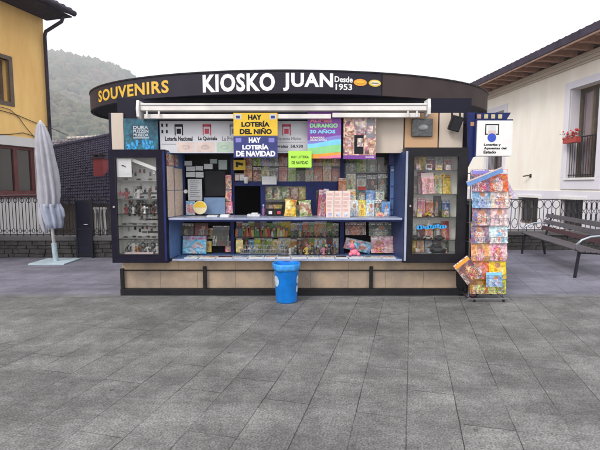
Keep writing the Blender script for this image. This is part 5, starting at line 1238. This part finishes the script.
m.build('ridge_tiles', M['roof_tile'], rr)
MB().box(bl.x+.1, br_.x, 13.5, 13.7, 0, bl.z+.1).build('wall', plain('dim_wall', (.1,.09,.09), .9, var=.3), lh)
MB().box(bl.x+.1, bl.x+.3, 13.7, 17, 0, bl.z+.1).build('wall', M['band'], lh)
ch = MB(); c = at(101.5, 178, 15.0); ch.box(c.x-.17, c.x+.17, 14.8, 15.2, c.z-.3, at(101, 159, 15).z); ch = ch.build('chimney', M['red_brick'], rr)
cz = at(101, 159, 15).z
m = MB(); m.box(c.x-.22, c.x+.22, 14.75, 15.25, cz+.001, cz+.05); m.box(c.x-.19, c.x-.11, 14.8, 15.2, cz+.051, cz+.13); m.box(c.x+.0, c.x+.08, 14.8, 15.2, cz+.051, cz+.13); m.box(c.x-.2, c.x+.2, 14.76, 15.24, cz+.131, cz+.17); m.build('chimney_cap', M['dark_tile'], ch)
gh = thing('grey_roofed_house', 'farther building with worn grey roof edged with pale caps', 'house', (-8, 22, 0))
b1, b2, t2, t1 = at(38, 170, 19), at(130, 165, 19), at(130, 134.0, 23), at(52, 140.5, 21)
r2 = tiled(b1, b2, t2, t1, 24, 8, 'roof', M['roof_tile_grey'], gh)
for k_ in range(13):
    px = 68+k_*4.4; a = at(px, 138.3-(px-68)*.055, 21.3+k_*.15); m = MB(); m.tube([a, a+Vector((.17, .0, .02))], [.07, .06], 8); m.build('cap_tile', M['roof_cap'], r2)
MB().box(b1.x, b2.x, 19.3, 19.6, 0, b1.z+.1).build('wall', M['band'], gh)

# ------------------------------------------------------------------ white house on the right
w0 = Vector((7.55, 12, 0)); e_ = Vector((-.0867, .996, 0)).normalized(); nv = Vector((e_.y, -e_.x, 0))
WX = Matrix(((e_.x, nv.x, 0, w0.x), (e_.y, nv.y, 0, w0.y), (0, 0, 1, 0), (0, 0, 0, 1)))
def Wm(): return MB(WX)
wh = thing('white_house', 'cream rendered house with wooden rafters under a dark tiled eave', 'house', w0)
wins = [(-.77, .31), (3.63, 4.7), (8.2, 9.3)]; bas = [(-.47, .45), (1.42, 2.5), (3.8, 4.6)]
ZB, ZT = 1.80, 4.24
wall_with_holes(WX, -6, 14, 1.43, 5.0, [(a, b, ZB, ZT) for a, b in wins], 0, .45, 'wall', M['white_wall'], wh)
wall_with_holes(WX, -6, 14, 0, 1.429, [(a, b, .35, 1.2) for a, b in bas], -.02, .45, 'basement_wall', M['white_trim'], wh)
Wm().box(-6, -5.6, .451, 8, 0, 5).build('end_wall', M['white_wall'], wh); Wm().box(13.6, 14, .451, 8, 0, 5).build('end_wall', M['white_wall'], wh); Wm().box(-5.6, 13.6, 7.6, 8, 0, 5).build('back_wall', M['white_wall'], wh)
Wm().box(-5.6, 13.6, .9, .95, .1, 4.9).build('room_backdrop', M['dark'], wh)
# cornice
m = Wm(); m.box(-6, 14, -.05, -.001, 4.80, 4.86); m.box(-6, 14, -.09, -.001, 4.861, 4.95); m.box(-6, 14, -.12, .45, 5.001, 5.05); m.box(-6, 14, -.12, -.001, 4.951, 5.0); m.build('cornice', M['cream'], wh, bevel=.012)
rw, slw = roof_part(WX, -6.2, 14.2, -.82, 4.2, 5.26, .34, wh, (M['wood_light'], M['dark_tile']), sp=.24, tile_r=.09, thick=.05)
roof_part(WX @ Matrix.Translation((0, 8.2, 0)) @ Matrix.Scale(-1, 4, (0, 1, 0)), -6.2, 14.2, -.82, 4.0, 5.26, .34, wh, (M['wood_light'], M['dark_tile']), sp=.24, tile_r=.09, thick=.05)
Wm().box(-6.2, 14.2, -.90, -.865, 5.14, 5.33).build('gutter_board', M['dark_tile'], wh); Wm().box(-6.2, 14.2, -.864, -.825, 5.10, 5.20).build('eave_board', M['wood_light'], wh)
m = Wm(); m.prism([(0,0)], 0, 0) if False else None; m.bm.free()
pr_ = None
u = -5.9
while u < 14:
    if pr_ is None:
        m = Wm(); pts = [(-.80, 5.10), (-.74, 5.08), (-.6, 5.10), (-.02, 5.06), (-.02, 5.45), (-.80, 5.21)]
        a = [m.v((u-.05, v, z)) for v, z in pts]; b = [m.v((u+.05, v, z)) for v, z in pts]; m.face(a); m.face(b[::-1])
        for i in range(6): m.face([a[i], b[i], b[(i+1)%6], a[(i+1)%6]])
        pr_ = m.build('rafter', M['wood'], wh); u0_ = u
    else: dup_part(pr_, wh, e_*(u-u0_))
    u += .55
for k_, (a, b) in enumerate(wins):
    s_ = Wm(); t_ = .2
    s_.box(a-t_, a, -.03, .02, ZB-.0, ZT+t_); s_.box(b, b+t_, -.03, .02, ZB-.0, ZT+t_); s_.box(a, b, -.03, .02, ZT, ZT+t_); s_.box(a-t_, b+t_, -.03, .02, ZB-.32, ZB-.001)
    s_ = s_.build('window', M['white_trim'], wh, bevel=.006)
    Wm().box(a-.02, b+.02, -.07, .3, ZB-.06, ZB-.0).build('sill', M['white'], s_)
    m = Wm(); m.box(a+.001, a+.012, .02, .44, ZB+.001, ZT-.001); m.box(b-.012, b-.001, .02, .44, ZB+.001, ZT-.001); m.build('reveal', M['white_trim'], s_)
    fr = Wm()
    for p, q, z0, z1 in ((a+.013, a+.11, ZB, ZT), (b-.11, b-.013, ZB, ZT), (a+.49, a+.58, ZB+.1, ZT-.1), (a+.11, b-.11, ZB, ZB+.1), (a+.11, b-.11, ZT-.1, ZT)): fr.box(p, q, .28, .34, z0+.001, z1-.001)
    fr.build('frame', M['brown_frame'], s_)
    for p, q in ((a+.111, a+.489), (a+.581, b-.111)): Wm().box(p, q, .30, .31, ZB+.101, ZT-.101).build('pane', M['glass'], s_)
    for p, q in ((a+.14, a+.44), (a+.64, b-.14)):
        m = Wm(); N = 20; rows = []
        for i in range(N+1): x = p+(q-p)*i/N; y = .38+.02*math.sin(i*1.9); rows.append((m.v((x, y, ZB+.1)), m.v((x, y, ZT-.12))))
        for i in range(N): m.face([rows[i][0], rows[i+1][0], rows[i+1][1], rows[i][1]])
        m.build('curtain', M['curtain'] if p < a+.3 else plain('rose_curtain', (.32,.2,.2), .9), s_, smooth=True)
    if k_ < 2:
        r_ = Wm()
        r_.box(a, b, .03, .05, ZB+1.08, ZB+1.11); Wm().box(a, b, .03, .05, ZB+.06, ZB+.085).build('bottom_rail', M['iron'], s_)
        r_ = r_.build('balcony_rail', M['iron'], s_)
        for i in range(12):
            x = a+.05+i*(b-a-.1)/11; m = Wm(); m.tube([(x, .04, ZB), (x, .04, ZB+1.08)], .008, 6)
            o = m.build('rail_bars' , M['iron'], s_)
for a, b in bas:
    m = Wm()
    for p, q, z0, z1 in ((a, a+.07, .35, 1.2), (b-.07, b, .35, 1.2), (a+.07, b-.07, .35, .42), (a+.07, b-.07, 1.13, 1.2), ((a+b)/2-.03, (a+b)/2+.03, .42, 1.13)): m.box(p, q, .1, .16, z0+.001, z1-.001)
    o = m.build('basement_window', M['brown_frame'], wh); Wm().box(a+.071, b-.071, .12, .13, .421, 1.129).build('pane', M['dark_glass'], o)
    m = Wm()
    m.box(a-.09, a-.001, -.06, -.021, .3, 1.28); m.box(b+.001, b+.09, -.06, -.021, .3, 1.28); m.box(a, b, -.06, -.021, 1.201, 1.28); m.build('surround', M['white'], o)
# flower pot on the balcony rail
fpo = WX @ Vector((.12, -.12, 2.78))
fp = thing('flower_pot', 'red flower box with red blooms hanging on the balcony rail', 'flower pot', fpo)
MB(WX).box(-.22, .27, -.2, -.02, 2.74, 2.90).build('pot', M['pot'], fp, bevel=.02)
random.seed(6); m = MB(WX)
for i in range(150):
    c = Vector((random.uniform(-.27, .32), random.uniform(-.25, .02), random.uniform(2.88, 3.02))); r = random.uniform(.015, .035); a = random.uniform(0, 6.28); t = Vector((math.cos(a), math.sin(a), random.uniform(-.5, .5)))*r; s = Vector((-math.sin(a), math.cos(a), random.uniform(-.6, .6)))*r
    m.face([m.v(c-t), m.v(c+s*.5), m.v(c+t), m.v(c-s*.5)])
m.build('leaves', M['leaf'], fp)
m = MB(WX)
for i in range(26): m.ball((random.uniform(-.27, .32), random.uniform(-.27, .0), random.uniform(2.86, 3.09)), random.uniform(.018, .034), 1)
m.build('blooms', M['flower'], fp)
q = WX @ Vector((2.0, -.001, 1.88)); tp = thing('wall_fixture', 'small dark pipe bracket sticking out of the cream wall', 'fixture', q)
MB(WX).tube([(1.95, 0, 1.9), (1.95, -.12, 1.9), (2.12, -.14, 1.88)], .022, 8).build('pipe', M['brown_frame'], tp); MB(WX).box(1.9, 2.0, -.012, -.001, 1.84, 1.95).build('plate', M['black'], tp)

# ------------------------------------------------------------------ hazy wooded hills far behind
def hill(name, Yc, pts, depth, mat, seed, tree_n, tr):
    """ridge line through points seen from the square, swelling towards the front and back"""
    P = [at(px, py, Yc) for px, py in pts]; P = [(p.x, p.z) for p in P]
    def ridge(x):
        if x <= P[0][0]: return P[0][1]
        for (a, za), (b, zb) in zip(P, P[1:]):
            if a <= x <= b: t = (x-a)/(b-a); t = t*t*(3-2*t)*.4+t*.6; return za+(zb-za)*t
        return P[-1][1]
    def hgt(x, y):
        t = (y-Yc)/depth; k = max(0, 1-abs(t)**1.35) if t < 0 else max(0, 1-(t*.8)**2)
        z = ridge(x)*k; z += min(1, 4*(1-k)+.12)*(noise.noise(Vector((x*.012, y*.012, seed)))*ridge(x)*.11 + noise.noise(Vector((x*.04, y*.04, seed)))*ridge(x)*.03); return max(-2, z)
    xa_, xb_ = P[0][0]-260, P[-1][0]+60; m = MB(); N, K = 150, 70; G = []
    for i in range(N+1):
        x = xa_+(xb_-xa_)*i/N; G.append([m.v((x, Yc-depth+depth*2*j/K, hgt(x, Yc-depth+depth*2*j/K))) for j in range(K+1)])
    for i in range(N):
        for j in range(K): m.face([G[i][j], G[i+1][j], G[i+1][j+1], G[i][j+1]])
    structure(m.build(name, mat, smooth=True, origin=(0, Yc, 0)))
    random.seed(seed); m = MB()
    ico = bmesh.new(); bmesh.ops.create_icosphere(ico, subdivisions=1, radius=1); vs = [v.co.copy() for v in ico.verts]; fs = [[v.index for v in f.verts] for f in ico.faces]; ico.free()
    for i in range(tree_n):
        x = random.uniform(P[0][0]-40, P[-1][0]); y = Yc - depth*(random.random()**1.3)*.75 + (random.uniform(-3, 6) if i % 3 == 0 else 0)
        if i % 4 == 0: y = Yc + random.uniform(-6, 6)
        if noise.noise(Vector((x*.02, y*.02, 7+seed))) > .22 and i % 4: continue
        z = hgt(x, y); r = tr*random.uniform(.6, 1.3); sz = random.uniform(.7, 1.15)
        vv = [m.v((x+v.x*r*(1+random.uniform(-.25, .25)), y+v.y*r, z+r*.7+v.z*r*sz*(1+random.uniform(-.3, .3)))) for v in vs]
        for f in fs: m.face([vv[k] for k in f])
    stuff(m.build('wood', M['p_wood'], origin=(0, Yc, 0)))
def wood_mat():
    m, n, l, b = nodes('winter_wood'); ge = n.new('ShaderNodeNewGeometry')
    no = n.new('ShaderNodeTexNoise'); no.inputs['Scale'].default_value = .035; no.inputs['Detail'].default_value = 6; no.inputs['Roughness'].default_value = .7; l.new(ge.outputs['Position'], no.inputs['Vector'])
    rp = n.new('ShaderNodeValToRGB'); e = rp.color_ramp.elements; e[0].position = .32; e[0].color = (.03,.07,.035,1); e[1].position = .68; e[1].color = (.15,.09,.09,1); q = e.new(.5); q.color = (.11,.105,.055,1)
    l.new(no.outputs['Fac'], rp.inputs[0]); l.new(rp.outputs[0], b.inputs['Base Color']); b.inputs['Roughness'].default_value = 1; b.inputs['Specular IOR Level'].default_value = .1; return m
M['p_wood'] = wood_mat()
M['hill'] = stained('hill_ground', (.12,.13,.07), (.09,.08,.07), scale=.02, streak=False, amount=.9, bump=0)
hill('hill', 620, [(-80, 68), (20, 58), (50, 60), (72, 63), (92, 67), (110, 72), (125, 79), (140, 90), (165, 106), (215, 140), (260, 170)], 330, M['hill'], 3, 5200, 6.5)
hill('near_hill', 330, [(-120, 70), (20, 84), (52, 97), (80, 112), (110, 124), (150, 140), (215, 165)], 150, M['hill'], 8, 1800, 3.2)

# the air of the valley
m = MB(); m.box(-900, 700, -35, 1060, -1.5, 330); o = m.build('haze', None or bpy.data.materials.new('haze')); o['kind'] = 'stuff'
hm = o.data.materials[0]; hm.use_nodes = True; hn = hm.node_tree.nodes; hn.remove(hn['Principled BSDF']); pv = hn.new('ShaderNodeVolumePrincipled')
pv.inputs['Color'].default_value = (.93,.95,1,1); pv.inputs['Density'].default_value = .0009; pv.inputs['Anisotropy'].default_value = .2; hm.node_tree.links.new(pv.outputs[0], hn['Material Output'].inputs['Volume'])
